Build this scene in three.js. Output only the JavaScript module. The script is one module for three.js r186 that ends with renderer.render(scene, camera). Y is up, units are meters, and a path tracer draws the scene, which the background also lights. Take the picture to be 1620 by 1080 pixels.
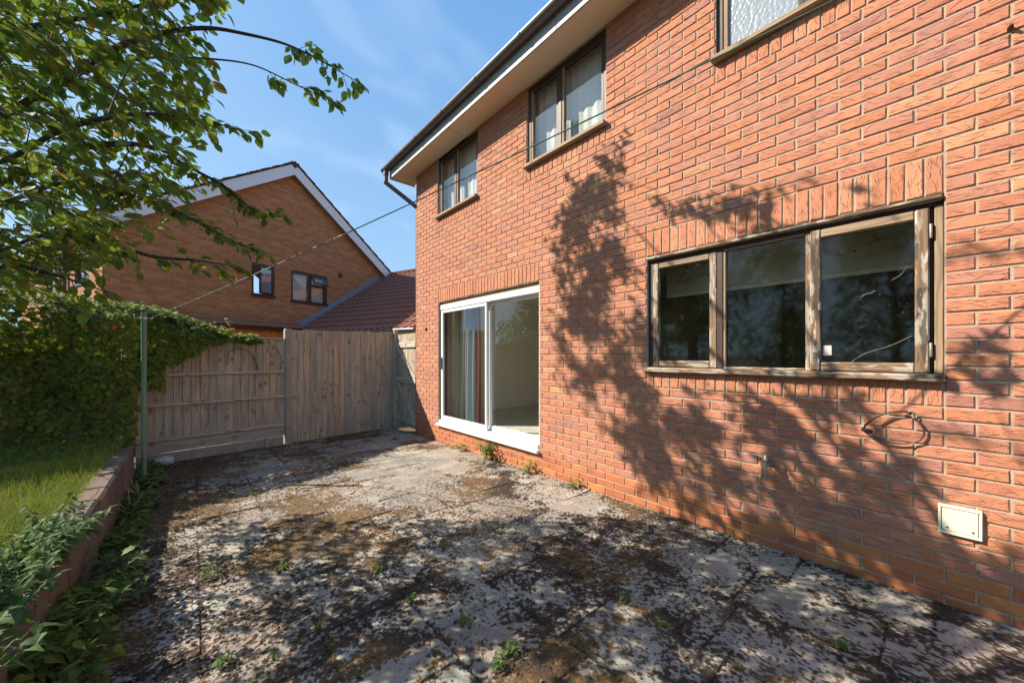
import * as THREE from 'three';
import { mergeGeometries } from 'three/addons/utils/BufferGeometryUtils.js';

// ---------------------------------------------------------------- camera, sky, sun, exposure
// World: y up, metres. The garden wall of the house is the plane x = WALL, receding along -z; s = -z.
const scene = new THREE.Scene();
const YAW = Math.atan(505 / 588), WALL = 3.19, EYE = 1.38;
const camera = new THREE.PerspectiveCamera(2 * Math.atan(563 / 588) * 180 / Math.PI, 1620 / 1126, 0.05, 400);
camera.position.set(0, EYE, 0);
camera.rotation.y = -YAW;
camera.setViewOffset(1620, 1126, 0, 0, 1620, 1080);
camera.updateProjectionMatrix();

const renderer = new THREE.WebGLRenderer({ antialias: true });
renderer.setSize(1024, 682);
renderer.toneMapping = THREE.LinearToneMapping;
renderer.toneMappingExposure = 2.15;
renderer.shadowMap.enabled = true;

const SUN = new THREE.Vector3(-1, 1.1, -0.95);                 // towards the sun
const sun = new THREE.DirectionalLight(new THREE.Color(1, 0.9, 0.76), 4.5);
sun.shadow.radius = 0.7;
sun.position.copy(SUN).multiplyScalar(14).add(new THREE.Vector3(1.5, 1, -4));
sun.target.position.set(1.5, 1, -4);
sun.castShadow = true;
sun.shadow.mapSize.set(4096, 4096);
Object.assign(sun.shadow.camera, { left: -16, right: 16, top: 14, bottom: -12, near: 0.5, far: 60 });
scene.add(sun, sun.target);

// ---------------------------------------------------------------- random and noise
function rng(seed) { let a = seed >>> 0; return () => { a = (a + 0x6D2B79F5) | 0; let t = Math.imul(a ^ (a >>> 15), 1 | a); t = (t + Math.imul(t ^ (t >>> 7), 61 | t)) ^ t; return ((t ^ (t >>> 14)) >>> 0) / 4294967296; }; }
const R = rng(7);
const rr = (a, b, r = R) => a + (b - a) * r();
const clamp = (v, a = 0, b = 1) => v < a ? a : v > b ? b : v;
const mix = (a, b, t) => a + (b - a) * t;
const sst = (a, b, v) => { const t = clamp((v - a) / (b - a)); return t * t * (3 - 2 * t); };
const LAT = (() => { const r = rng(99), a = new Float32Array(65536); for (let i = 0; i < 65536; i++) a[i] = r(); return a; })();
function vn(x, y, seed = 0, per = 256) {                       // value noise with a period
  const xf = Math.floor(x), yf = Math.floor(y); let u = x - xf, v = y - yf; u = u * u * (3 - 2 * u); v = v * v * (3 - 2 * v);
  const x0 = ((xf % per) + per) % per, y0 = ((yf % per) + per) % per, x1 = (x0 + 1) % per, y1 = (y0 + 1) % per, o = seed * 7919;
  const A = LAT[((y0 << 8) + x0 + o) & 65535], B = LAT[((y0 << 8) + x1 + o) & 65535], C = LAT[((y1 << 8) + x0 + o) & 65535], D = LAT[((y1 << 8) + x1 + o) & 65535];
  return A + (B - A) * u + (C - A + (A - B - C + D) * u) * v;
}
function fbm(x, y, oct = 4, seed = 0, per = 256) { let s = 0, a = 0.5, n = 0; for (let i = 0; i < oct; i++) { s += a * vn(x, y, seed + i, Math.min(256, per)); n += a; a *= 0.5; x *= 2; y *= 2; per *= 2; } return s / n; }

// ---------------------------------------------------------------- the sky: clear blue with thin cirrus
function makeSky() {
  const W = 1024, H = 512, d = new Float32Array(W * H * 4), sd = SUN.clone().normalize();
  for (let j = 0; j < H; j++) for (let i = 0; i < W; i++) {
    const el = (((j + 0.5) / H) - 0.5) * Math.PI, az = ((i + 0.5) / W - 0.5) * 2 * Math.PI, y = Math.sin(el), c = Math.cos(el);
    const dx = c * Math.cos(az), dz = c * Math.sin(az), k = Math.max(y, 0);
    const t = Math.pow(k, 0.62);
    let r = mix(0.275, 0.04, t), g = mix(0.41, 0.145, t), b = mix(0.535, 0.345, t);
    const m = Math.max(0, dx * sd.x + y * sd.y + dz * sd.z), glow = 0.55 * Math.pow(m, 6) + 1.2 * Math.pow(m, 60);
    r += glow * 0.34; g += glow * 0.36; b += glow * 0.36;
    if (y > 0.02) {                                            // cirrus on a plane overhead
      const px = dx / (y + 0.12), pz = dz / (y + 0.12);
      let w = fbm(px * 2.6 + 3 + 1.2 * pz, pz * 4.4 + 2.3 * fbm(px * 1.5, pz * 1.5, 3, 5), 5, 11);
      w = sst(0.56, 0.82, w) * 0.11 * sst(0.02, 0.2, y);
      const u = px * 0.62 + pz * 0.78, v = -px * 0.78 + pz * 0.62;   // one thin vapour trail
      const trail = Math.exp(-Math.pow((v + 0.56 + 0.03 * (fbm(u * 5, 2, 3, 3) - 0.5)) / 0.012, 2)) * sst(0.4, 0.62, fbm(u * 3, 7, 3, 6)) * 0.35;
      const q = clamp(w + trail);
      r = mix(r, 0.56, q); g = mix(g, 0.62, q); b = mix(b, 0.68, q);
    }
    if (y < 0) { const q = sst(0, -0.12, y); r = mix(r, 0.10, q); g = mix(g, 0.11, q); b = mix(b, 0.09, q); }
    const o = (j * W + i) * 4; d[o] = r; d[o + 1] = g; d[o + 2] = b; d[o + 3] = 1;
  }
  const t = new THREE.DataTexture(d, W, H, THREE.RGBAFormat, THREE.FloatType);
  t.mapping = THREE.EquirectangularReflectionMapping; t.magFilter = t.minFilter = THREE.LinearFilter; t.needsUpdate = true;
  return t;
}
const sky = makeSky();
scene.background = sky; scene.environment = sky;

// ---------------------------------------------------------------- naming helpers
const taken = {};
function numbered(n) { const k = taken[n] = (taken[n] ?? -1) + 1; return k ? n + '_' + String(k).padStart(3, '0') : n; }
function tag(o, label, category, group, kind) { o.userData = { ...o.userData, label, category }; if (group) o.userData.group = group; if (kind) o.userData.kind = kind; return o; }
function thing(name, label, category, [x, y, z] = [0, 0, 0], turn = 0, group) {
  const o = new THREE.Group(); o.name = numbered(name); o.position.set(x, y, z); o.rotation.y = turn; scene.add(o); return tag(o, label, category, group);
}
function part(parent, name, geo, m, label) { const o = new THREE.Mesh(geo, m); o.name = name; if (label) o.userData.label = label; (parent || scene).add(o); if (!parent || parent === scene) o.name = numbered(name); return o; }
function sub(parent, name, label) { const o = new THREE.Group(); o.name = name; if (label) o.userData.label = label; parent.add(o); return o; }
const stuff = (o) => { o.userData.kind = 'stuff'; return o; };
const V = (x, y, z) => new THREE.Vector3(x, y, z);
const yard = (s) => -0.015 * s;                                // the patio falls gently away
function unproj(px, py, z) { const X = (px - 810) / 588, h = (563 - py) / 588, c = Math.cos(YAW), q = Math.sin(YAW); return V(z * (X * c + q), EYE + h * z, -z * (c - X * q)); }
function proj(p) { const c = Math.cos(YAW), q = Math.sin(YAW), s = -p.z, z = s * c + p.x * q, X = p.x * c - s * q; return [810 + 588 * X / z, 563 - 588 * (p.y - EYE) / z, z]; }

// ---------------------------------------------------------------- geometry helpers
// a box with chamfered edges, centred; uv in metres by face, grain along the axis `g` (0 x, 1 y, 2 z)
function cbox(w, h, d, c = 0.004, g = 1, off = [0, 0]) {
  const H = [w / 2, h / 2, d / 2], P = [], N = [], U = []; c = Math.min(c, w * 0.3, h * 0.3, d * 0.3);
  const face = (vs) => { const n = new THREE.Vector3().crossVectors(vs[1].clone().sub(vs[0]), vs[2].clone().sub(vs[0])); const m = vs.reduce((a, v) => a.add(v), V(0, 0, 0)); if (n.dot(m) < 0) { vs.reverse(); n.negate(); } n.normalize();
    const a = [Math.abs(n.x), Math.abs(n.y), Math.abs(n.z)], k = a[0] > a[1] && a[0] > a[2] ? 0 : a[1] > a[2] ? 1 : 2; const ax = [0, 1, 2].filter((i) => i !== k); let vAx = ax.includes(g) ? g : ax[1], uAx = ax.find((i) => i !== vAx);
    for (let i = 1; i + 1 < vs.length; i++) for (const v of [vs[0], vs[i], vs[i + 1]]) { P.push(v.x, v.y, v.z); N.push(n.x, n.y, n.z); const q = v.toArray(); U.push(q[uAx] + off[0] + k * 0.31, q[vAx] + off[1]); } };
  const pt = (sx, sy, sz, k) => { const q = [sx * H[0], sy * H[1], sz * H[2]], s = [sx, sy, sz]; for (let i = 0; i < 3; i++) if (i !== k) q[i] -= s[i] * c; return V(...q); };
  for (const s of [-1, 1]) { face([pt(s, -1, -1, 0), pt(s, 1, -1, 0), pt(s, 1, 1, 0), pt(s, -1, 1, 0)]); face([pt(-1, s, -1, 1), pt(1, s, -1, 1), pt(1, s, 1, 1), pt(-1, s, 1, 1)]); face([pt(-1, -1, s, 2), pt(1, -1, s, 2), pt(1, 1, s, 2), pt(-1, 1, s, 2)]); }
  for (const a of [-1, 1]) for (const b of [-1, 1]) {
    face([pt(a, b, -1, 0), pt(a, b, 1, 0), pt(a, b, 1, 1), pt(a, b, -1, 1)]); face([pt(a, -1, b, 0), pt(a, 1, b, 0), pt(a, 1, b, 2), pt(a, -1, b, 2)]); face([pt(-1, a, b, 1), pt(1, a, b, 1), pt(1, a, b, 2), pt(-1, a, b, 2)]);
    for (const e of [-1, 1]) face([pt(a, b, e, 0), pt(a, b, e, 1), pt(a, b, e, 2)]);
  }
  return bufGeo(P, N, U);
}
function bufGeo(P, N, U) { const g = new THREE.BufferGeometry(); g.setAttribute('position', new THREE.Float32BufferAttribute(P, 3)); if (U) g.setAttribute('uv', new THREE.Float32BufferAttribute(U, 2)); if (N) g.setAttribute('normal', new THREE.Float32BufferAttribute(N, 3)); else g.computeVertexNormals(); return g; }
// box part given by its limits
function bar(parent, name, m, x0, x1, y0, y1, z0, z1, g, c = 0.004, label) {
  const w = x1 - x0, h = y1 - y0, d = z1 - z0; if (g === undefined) g = w > h && w > d ? 0 : h > d ? 1 : 2;
  const o = part(parent, name, cbox(w, h, d, c, g, [rr(0, 5), rr(0, 5)]), m, label); o.position.set((x0 + x1) / 2, (y0 + y1) / 2, (z0 + z1) / 2); return o;
}
function tube(pts, r0, r1, seg = 5, n) {                       // tapered tube through points
  const cv = new THREE.CatmullRomCurve3(pts), m = n ?? Math.max(2, pts.length * 2), P = [], U = [], I = [], fr = cv.computeFrenetFrames(m, false), L = cv.getLength();
  for (let i = 0; i <= m; i++) { const c = cv.getPoint(i / m), r = mix(r0, r1, i / m); for (let k = 0; k <= seg; k++) { const a = k / seg * 2 * Math.PI, v = fr.normals[i].clone().multiplyScalar(Math.cos(a) * r).addScaledVector(fr.binormals[i], Math.sin(a) * r).add(c); P.push(v.x, v.y, v.z); U.push(k / seg * r0 * 6, i / m * L); } }
  for (let i = 0; i < m; i++) for (let k = 0; k < seg; k++) { const a = i * (seg + 1) + k, b = a + seg + 1; I.push(a, b, a + 1, b, b + 1, a + 1); }
  const g = new THREE.BufferGeometry(); g.setAttribute('position', new THREE.Float32BufferAttribute(P, 3)); g.setAttribute('uv', new THREE.Float32BufferAttribute(U, 2)); g.setIndex(I); g.computeVertexNormals(); return g;
}
function lathe(pts, seg = 16) { return new THREE.LatheGeometry(pts.map(([r, y]) => new THREE.Vector2(r, y)), seg); }
function paint(g, c) { const n = g.attributes.position.count, a = new Float32Array(n * 3); for (let i = 0; i < n; i++) { a[i * 3] = c.r; a[i * 3 + 1] = c.g; a[i * 3 + 2] = c.b; } g.setAttribute('color', new THREE.BufferAttribute(a, 3)); return g; }

// ---------------------------------------------------------------- textures
const enc = (v) => { v = clamp(v); return 255 * (v <= 0.0031308 ? 12.92 * v : 1.055 * Math.pow(v, 1 / 2.4) - 0.055); };
const ENC = new Uint8Array(4097); for (let i = 0; i <= 4096; i++) ENC[i] = Math.round(enc(i / 4096));
function tex(W, H, fn, srgb) {                                 // fn(i, j) -> [r,g,b] linear, or a number for relief
  const d = new Uint8Array(W * H * 4);
  for (let j = 0; j < H; j++) for (let i = 0; i < W; i++) { const c = fn(i, j), o = (j * W + i) * 4; d[o + 3] = 255; if (srgb) { d[o] = ENC[clamp(c[0]) * 4096 | 0]; d[o + 1] = ENC[clamp(c[1]) * 4096 | 0]; d[o + 2] = ENC[clamp(c[2]) * 4096 | 0]; } else d[o] = d[o + 1] = d[o + 2] = clamp(c) * 255; }
  const t = new THREE.DataTexture(d, W, H, THREE.RGBAFormat); t.wrapS = t.wrapT = THREE.RepeatWrapping; t.magFilter = THREE.LinearFilter; t.minFilter = THREE.LinearMipmapLinearFilter; t.generateMipmaps = true; if (srgb) t.colorSpace = THREE.SRGBColorSpace; t.needsUpdate = true; return t;
}
const lin = (r, g, b) => new THREE.Color().setRGB(r, g, b);
const std = (o) => new THREE.MeshStandardMaterial({ roughness: 0.9, ...o });
function rep(t, u, v) { const c = t.clone(); c.repeat.set(u, v); c.needsUpdate = true; return c; }

// rustic brick face: sandy, with short wavy drag creases (0.8 m square)
const BR = 1024, crease = new Float32Array(BR * BR), creaseR = rng(21);
for (let n = 0; n < 760; n++) {
  let x = creaseR() * BR, y = creaseR() * BR, a = (creaseR() - 0.5) * 0.7 + 0.12, L = 25 + creaseR() * 95, bend = (creaseR() - 0.5) * 0.012, w = 1.1 + creaseR() * 1.7, dep = 0.4 + creaseR() * 0.6;
  for (let k = 0; k < L; k++) { x += Math.cos(a); y += Math.sin(a); a += bend + (creaseR() - 0.5) * 0.09; const e = Math.sin(Math.PI * k / L), rad = w * (0.4 + e);
    for (let dy = -4; dy <= 4; dy++) for (let dx = -4; dx <= 4; dx++) { const q = Math.exp(-(dx * dx + dy * dy) / (rad * rad)) * dep * e, o = (((y + dy + BR) | 0) & (BR - 1)) * BR + (((x + dx + BR) | 0) & (BR - 1)); if (q > crease[o]) crease[o] = q; } }
}
const brickMap = tex(BR, BR, (i, j) => {
  const u = i / BR, v = j / BR, c = crease[j * BR + i], n = fbm(u * 16, v * 16, 3, 1, 16), f = vn(u * 256, v * 256, 3, 256), k = fbm(u * 8, v * 20, 3, 4, 8), y = sst(0.6, 0.74, fbm(u * 10, v * 14, 3, 7, 2));
  const q = (0.8 + 0.3 * n + 0.14 * (f - 0.5)) * (1 - 0.5 * c), pale = sst(0.55, 0.8, k) * 0.25;
  return [mix(0.82 * q, 0.86, pale * 0.5 + y * 0.15), mix(0.82 * q, 0.88, pale * 0.35 + y * 0.2), mix(0.82 * q, 0.9, pale * 0.25 + y * 0.02)];
}, true);
const brickBump = tex(BR, BR, (i, j) => { const u = i / BR, v = j / BR; return 0.62 - 0.5 * crease[j * BR + i] + 0.22 * (fbm(u * 24, v * 24, 4, 2, 24) - 0.5) + 0.16 * (vn(u * 256, v * 256, 5, 256) - 0.5) + 0.08 * (vn(u * 128, v * 128, 6, 128) - 0.5); });
for (const t of [brickMap, brickBump]) t.repeat.set(1 / 0.8, 1 / 0.8);
// grainy mineral surface (0.5 m square)
const gritBump = tex(512, 512, (i, j) => { const u = i / 512, v = j / 512; return 0.5 + 0.5 * (fbm(u * 32, v * 32, 4, 1, 32) - 0.5) + 0.3 * (vn(u * 256, v * 256, 9, 256) - 0.5); }); gritBump.repeat.set(2, 2);
const gritMap = tex(512, 512, (i, j) => { const u = i / 512, v = j / 512, n = 0.72 + 0.36 * (fbm(u * 6, v * 6, 5, 3, 6) - 0.5) + 0.22 * (vn(u * 200, v * 200, 8, 200) - 0.5); return [n, n, n]; }, true); gritMap.repeat.set(2, 2);
// timber: grain along v, knots; 1 m by 2 m
const knots = []; { const r = rng(5); for (let i = 0; i < 34; i++) knots.push([r(), r() * 2, 0.008 + r() * 0.016]); }
function woodField(u, v) { let best = 0, sh = 0; for (const [kx, ky, kr] of knots) { const dx = u - kx - Math.round(u - kx), dy = (v - ky - 2 * Math.round((v - ky) / 2)); if (Math.abs(dx) > 0.1 || Math.abs(dy) > 0.2) continue; const d = Math.hypot(dx, dy * 0.6) / kr; best = Math.max(best, Math.exp(-d * d)); sh += dx * Math.exp(-d * 0.55) * 1.5; } return [best, sh]; }
const woodData = new Float32Array(512 * 1024 * 2);
for (let j = 0; j < 1024; j++) for (let i = 0; i < 512; i++) { const u = i / 512, v = j / 512, [k, sh] = woodField(u, v), w = u + sh + 0.01 * (fbm(u * 6, v * 4, 3, 2, 6) - 0.5); const g = 0.5 + 0.5 * Math.sin(w * 240 + 5 * fbm(w * 16, v * 1, 3, 4, 16)); woodData[(j * 512 + i) * 2] = g * 0.5 + 0.5 * fbm(w * 128, v * 6, 3, 6, 128); woodData[(j * 512 + i) * 2 + 1] = k; }
const fenceMap = tex(512, 1024, (i, j) => { const g = woodData[(j * 512 + i) * 2], k = woodData[(j * 512 + i) * 2 + 1], u = i / 512, v = j / 512, st = fbm(u * 24, v * 3, 4, 12, 24), q = 0.62 + 0.42 * (g - 0.35) + 0.5 * (st - 0.5); const gr = sst(0.5, 0.75, fbm(u * 20, v * 5, 4, 15, 20)) * 0.3; return [q * mix(1, 0.42, k), q * mix(0.97, 0.35, k) * (1 + gr * 0.04), q * mix(0.93, 0.2, k) * (1 - gr * 0.2)]; }, true);
const woodBump = tex(512, 1024, (i, j) => 0.25 + 0.6 * woodData[(j * 512 + i) * 2] - 0.1 * woodData[(j * 512 + i) * 2 + 1]);
// weathered window timber: worn brown stain over grey bare wood with black rot stains
const wornMap = tex(512, 1024, (i, j) => {
  const g = woodData[(j * 512 + i) * 2], u = i / 512, v = j / 512, p = fbm(u * 32, v * 7, 5, 20, 32), b = fbm(u * 24, v * 5, 4, 24, 24), s = sst(0.44, 0.52, p + 0.12 * (g - 0.5)), k = sst(0.58, 0.66, b + 0.1 * (g - 0.5)), w = 0.5 * sst(0.66, 0.74, fbm(u * 64, v * 12, 5, 28, 64));
  let c = [mix(0.36, 0.2, s), mix(0.30, 0.12, s), mix(0.23, 0.065, s)].map((x) => x * (0.6 + 0.75 * g)); c = [mix(c[0], 0.035, k * 0.8), mix(c[1], 0.03, k * 0.8), mix(c[2], 0.024, k * 0.8)]; return [mix(c[0], 0.6, w), mix(c[1], 0.56, w), mix(c[2], 0.5, w)];
}, true);
for (const t of [fenceMap, woodBump, wornMap]) t.repeat.set(1, 0.5);
// far brickwork, too small to tell apart: 8 bricks by 24 courses in 1.8 m
const fbId = (i, j) => { const row = Math.floor(j / 42.667), x = i / 128 + (row & 1) * 0.5, col = Math.floor(x) & 7, fx = (x % 1) * 225, fy = (j / 42.667 % 1) * 75; return [row, col, Math.min(fx, 225 - fx, fy, 75 - fy)]; };
const farBrickMap = tex(1024, 1024, (i, j) => { const [r, c, e] = fbId(i, j), h = LAT[(r * 8 + c) * 3], h2 = LAT[(r * 8 + c) * 5 + 900], n = fbm(i / 24, j / 24, 3, 2, 42), m = 1 - sst(3.5, 6, e), q = (0.82 + 0.3 * (h - 0.5)) * (0.8 + 0.4 * n); return [mix(0.5 * q, 0.44, m * 0.8), mix((0.19 + 0.05 * h2) * q, 0.27, m * 0.8), mix(0.085 * q, 0.165, m * 0.8)]; }, true);
const farBrickBump = tex(1024, 1024, (i, j) => { const e = fbId(i, j)[2]; return 0.75 * sst(3, 7, e) + 0.2 * vn(i / 5, j / 5, 4, 204); });
for (const t of [farBrickMap, farBrickBump]) t.repeat.set(1 / 1.8, 1 / 1.8);
function pebble(x, y) { let m = 9; const xi = Math.floor(x), yi = Math.floor(y); for (let b = -1; b <= 1; b++) for (let a = -1; a <= 1; a++) { const o = (((yi + b + 400) * 97 + xi + a + 400) * 2) & 65534; m = Math.min(m, Math.hypot(x - xi - a - LAT[o], (y - yi - b - LAT[o + 1]) * 0.8)); } return 1 - m; }

// ---------------------------------------------------------------- materials
const M = {};
const fenceTones = [[0.37, 0.315, 0.255], [0.33, 0.29, 0.24], [0.41, 0.355, 0.29], [0.38, 0.3, 0.225], [0.31, 0.285, 0.24]].map((c) => std({ color: lin(...c).multiplyScalar(1.62), map: fenceMap, bumpMap: woodBump, bumpScale: 0.0022, roughness: 0.92 }));
M.worn = std({ map: wornMap, bumpMap: woodBump, bumpScale: 0.002, roughness: 0.8 });
M.stain = std({ color: lin(0.055, 0.03, 0.02), bumpMap: woodBump, bumpScale: 0.001, roughness: 0.55 });
M.tan = std({ color: lin(0.42, 0.3, 0.19), map: fenceMap, bumpMap: woodBump, bumpScale: 0.001, roughness: 0.75 });
M.mortar = std({ color: lin(0.54, 0.44, 0.335), map: gritMap, bumpMap: gritBump, bumpScale: 0.004, roughness: 1 });
M.white = new THREE.MeshPhysicalMaterial({ color: lin(0.72, 0.73, 0.73), roughness: 0.42, bumpMap: gritBump, bumpScale: 0.0004 });
M.chipped = std({ color: lin(0.9, 0.89, 0.87), map: gritMap, bumpMap: gritBump, bumpScale: 0.002, roughness: 0.7 });
M.soffit = std({ color: lin(0.74, 0.61, 0.45), roughness: 0.8, bumpMap: gritBump, bumpScale: 0.0006 });
M.fascia = std({ color: lin(0.5, 0.52, 0.5), map: gritMap, roughness: 0.6 });
M.gutter = new THREE.MeshPhysicalMaterial({ color: lin(0.11, 0.105, 0.105), roughness: 0.45, clearcoat: 0.2, clearcoatRoughness: 0.4, bumpMap: gritBump, bumpScale: 0.0003 });
M.glass = new THREE.MeshPhysicalMaterial({ color: lin(0.93, 0.95, 0.94), transmission: 1, thickness: 0, roughness: 0.015, ior: 1.52 });
M.dusty = new THREE.MeshPhysicalMaterial({ color: lin(0.86, 0.85, 0.8), transmission: 1, thickness: 0, roughness: 0.045, ior: 1.52 });
M.obscure = new THREE.MeshPhysicalMaterial({ color: lin(0.6, 0.68, 0.75), transmission: 0.5, thickness: 0, roughness: 0.16, ior: 1.52, clearcoat: 1, clearcoatRoughness: 0.05, side: THREE.DoubleSide });
M.plaster = std({ color: lin(0.88, 0.83, 0.72), roughness: 0.95, bumpMap: gritBump, bumpScale: 0.0005 });
M.carpet = std({ color: lin(0.95, 0.87, 0.74), map: gritMap, roughness: 1, bumpMap: gritBump, bumpScale: 0.003 });
M.farBrick = std({ map: farBrickMap, bumpMap: farBrickBump, bumpScale: 0.006, roughness: 0.95 });
M.brownFrame = std({ color: lin(0.05, 0.026, 0.02), roughness: 0.4 });
M.blind = std({ color: lin(0.74, 0.68, 0.6), roughness: 0.9 });
M.net = new THREE.MeshPhysicalMaterial({ color: lin(0.88, 0.88, 0.86), transmission: 0.35, thickness: 0, roughness: 1, side: THREE.DoubleSide });
M.tileDark = std({ color: lin(0.12, 0.06, 0.045), map: gritMap, roughness: 0.85, bumpMap: gritBump, bumpScale: 0.002 });
M.tileRed = std({ color: lin(0.34, 0.135, 0.08), map: gritMap, roughness: 0.85, bumpMap: gritBump, bumpScale: 0.002 });
M.lead = std({ color: lin(0.34, 0.38, 0.43), map: gritMap, roughness: 0.55, metalness: 0.3 });
M.concrete = std({ color: lin(0.42, 0.38, 0.33), map: gritMap, bumpMap: gritBump, bumpScale: 0.003, roughness: 0.95 });
M.steel = std({ color: lin(0.55, 0.55, 0.55), metalness: 0.9, roughness: 0.45 });
M.brass = std({ color: lin(0.36, 0.32, 0.25), metalness: 0.8, roughness: 0.5, bumpMap: gritBump, bumpScale: 0.0006 });
M.rubber = std({ color: lin(0.03, 0.026, 0.023), roughness: 0.55 });
M.bark = std({ color: lin(0.11, 0.085, 0.065), map: gritMap, roughness: 0.95, bumpMap: gritBump, bumpScale: 0.006 });
M.stem = std({ color: lin(0.16, 0.12, 0.06), roughness: 0.9 });
M.greenStem = std({ color: lin(0.1, 0.16, 0.04), roughness: 0.8 });
const leafMat = (r, g, b, t = 0.62) => new THREE.MeshPhysicalMaterial({ color: lin(r, g, b), transmission: t, thickness: 0, roughness: 0.72, specularIntensity: 0.35, side: THREE.DoubleSide });
M.leaf = leafMat(1, 1, 1, 0.62);
M.litter = std({ color: 0xffffff, roughness: 0.95, side: THREE.DoubleSide });

// ================================================================ GROUND
{
  const g = new THREE.PlaneGeometry(300, 300, 1, 1); g.rotateX(-Math.PI / 2);
  const soilMap = rep(gritMap, 300, 300);
  const o = part(null, 'ground', g, std({ color: lin(0.12, 0.09, 0.06), map: soilMap, roughness: 1 })); o.position.y = -0.2; o.userData = { kind: 'structure' };
}

// ================================================================ HOUSE (local frame: x = s along the wall, y up, z inwards)
const house = thing('brick_house', 'red brick house with weathered windows and white sliding patio door', 'house', [WALL, 0, 0], Math.PI / 2);
const HEAD = 2.295, CO = 0.075, END = 6.49, NEAR = -2.6, SOFFIT = 4.752;
const openings = [                                              // s0, s1, y0, y1
  { n: 'kitchen', r: [0, 1.8, 1.245, HEAD], lintel: 3, under: 2 }, { n: 'door', r: [3.21, 5.65, 0.195, HEAD], lintel: 3 },
  { n: 'w1', r: [4.5, 5.68, 3.72, SOFFIT], under: 2 }, { n: 'w2', r: [2.25, 3.43, 3.72, SOFFIT], under: 2 }, { n: 'w3', r: [0.02, 1.2, 3.72, SOFFIT], under: 2 }];
{
  const sh = new THREE.Shape([[NEAR, -0.3], [END, -0.3], [END, SOFFIT + 0.1], [NEAR, SOFFIT + 0.1]].map(([a, b]) => new THREE.Vector2(a, b)));
  for (const { r: [a, b, c, d] } of openings) sh.holes.push(new THREE.Path([[a, c], [a, Math.min(d, SOFFIT + 0.03)], [b, Math.min(d, SOFFIT + 0.03)], [b, c]].map(([x, y]) => new THREE.Vector2(x, y))));
  const g = new THREE.ExtrudeGeometry(sh, { depth: 0.26, bevelEnabled: false });
  var wall = part(house, 'wall', g, M.mortar); wall.position.z = 0.007;
}
const brickTones = [[0.60, 0.265, 0.15], [0.63, 0.285, 0.16], [0.56, 0.24, 0.142], [0.555, 0.26, 0.175], [0.51, 0.245, 0.18], [0.66, 0.325, 0.18], [0.6, 0.255, 0.13], [0.55, 0.26, 0.17], [0.68, 0.36, 0.19], [0.46, 0.215, 0.155]].map((c) => lin(c[0] * 1.06, c[1] * 0.965, c[2] * 0.94));
const brickMats = brickTones.map((c) => std({ color: c, map: brickMap, bumpMap: brickBump, bumpScale: 0.006, roughness: 0.93 }));
const brickMerged = std({ color: 0xffffff, vertexColors: true, map: brickMap, bumpMap: brickBump, bumpScale: 0.006, roughness: 0.93 });
const plinthTones = [[0.62, 0.2, 0.075], [0.68, 0.24, 0.08], [0.56, 0.175, 0.075]].map((c) => lin(...c));
const plinthMats = plinthTones.map((c) => std({ color: c, map: gritMap, bumpMap: gritBump, bumpScale: 0.0015, roughness: 0.8 }));
const RB = rng(31);
function brickGeo(w, h, turn, seed) {                          // front face, chamfer and sides; centred; faces -z
  const r = rng(seed), j = () => (r() - 0.5) * 0.0032, c = 0.0035 + r() * 0.002, D = 0.022, ou = r() * 3, ov = r() * 3, ring = (x, y, z, q) => [[-x + q * j(), -y + q * j(), z], [x + q * j(), -y + q * j(), z], [x + q * j(), y + q * j(), z], [-x + q * j(), y + q * j(), z]];
  const A = ring(w / 2 - c, h / 2 - c, 0, 1), B = ring(w / 2, h / 2, c, 1), C = B.map(([x, y]) => [x, y, D]), P = [], U = [];
  for (const v of A) v[2] += (r() - 0.5) * 0.002;
  const quad = (a, b, d, e) => { for (const v of [a, d, b, a, e, d]) { P.push(...v); const p = turn ? [v[1], v[0]] : [v[0], v[1]]; U.push(p[0] + ou + v[2], p[1] + ov + v[2]); } };
  quad(A[0], A[1], A[2], A[3]); for (let k = 0; k < 4; k++) { const n = (k + 1) % 4; quad(B[k], B[n], A[n], A[k]); quad(C[k], C[n], B[n], B[k]); }
  return bufGeo(P, null, U);
}
const stretchers = Array.from({ length: 26 }, (_, i) => brickGeo(0.215, 0.065, false, 400 + i)), soldiers = Array.from({ length: 8 }, (_, i) => brickGeo(0.065, 0.215, true, 500 + i)), halfSoldiers = Array.from({ length: 8 }, (_, i) => brickGeo(0.065, 0.142, true, 520 + i));
const headers = Array.from({ length: 8 }, (_, i) => brickGeo(0.1025, 0.065, false, 540 + i));
function tone(s, y) { const n = fbm(s * 0.9 + 5, y * 0.9, 2, 41), k = RB(); const list = k < 0.78 ? [0, 1, 2, 6, 0, 7] : n > 0.5 ? [3, 4, 9, 3, 7] : [5, 8, 3, 1, 7]; return list[Math.floor(RB() * list.length)]; }
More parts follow.
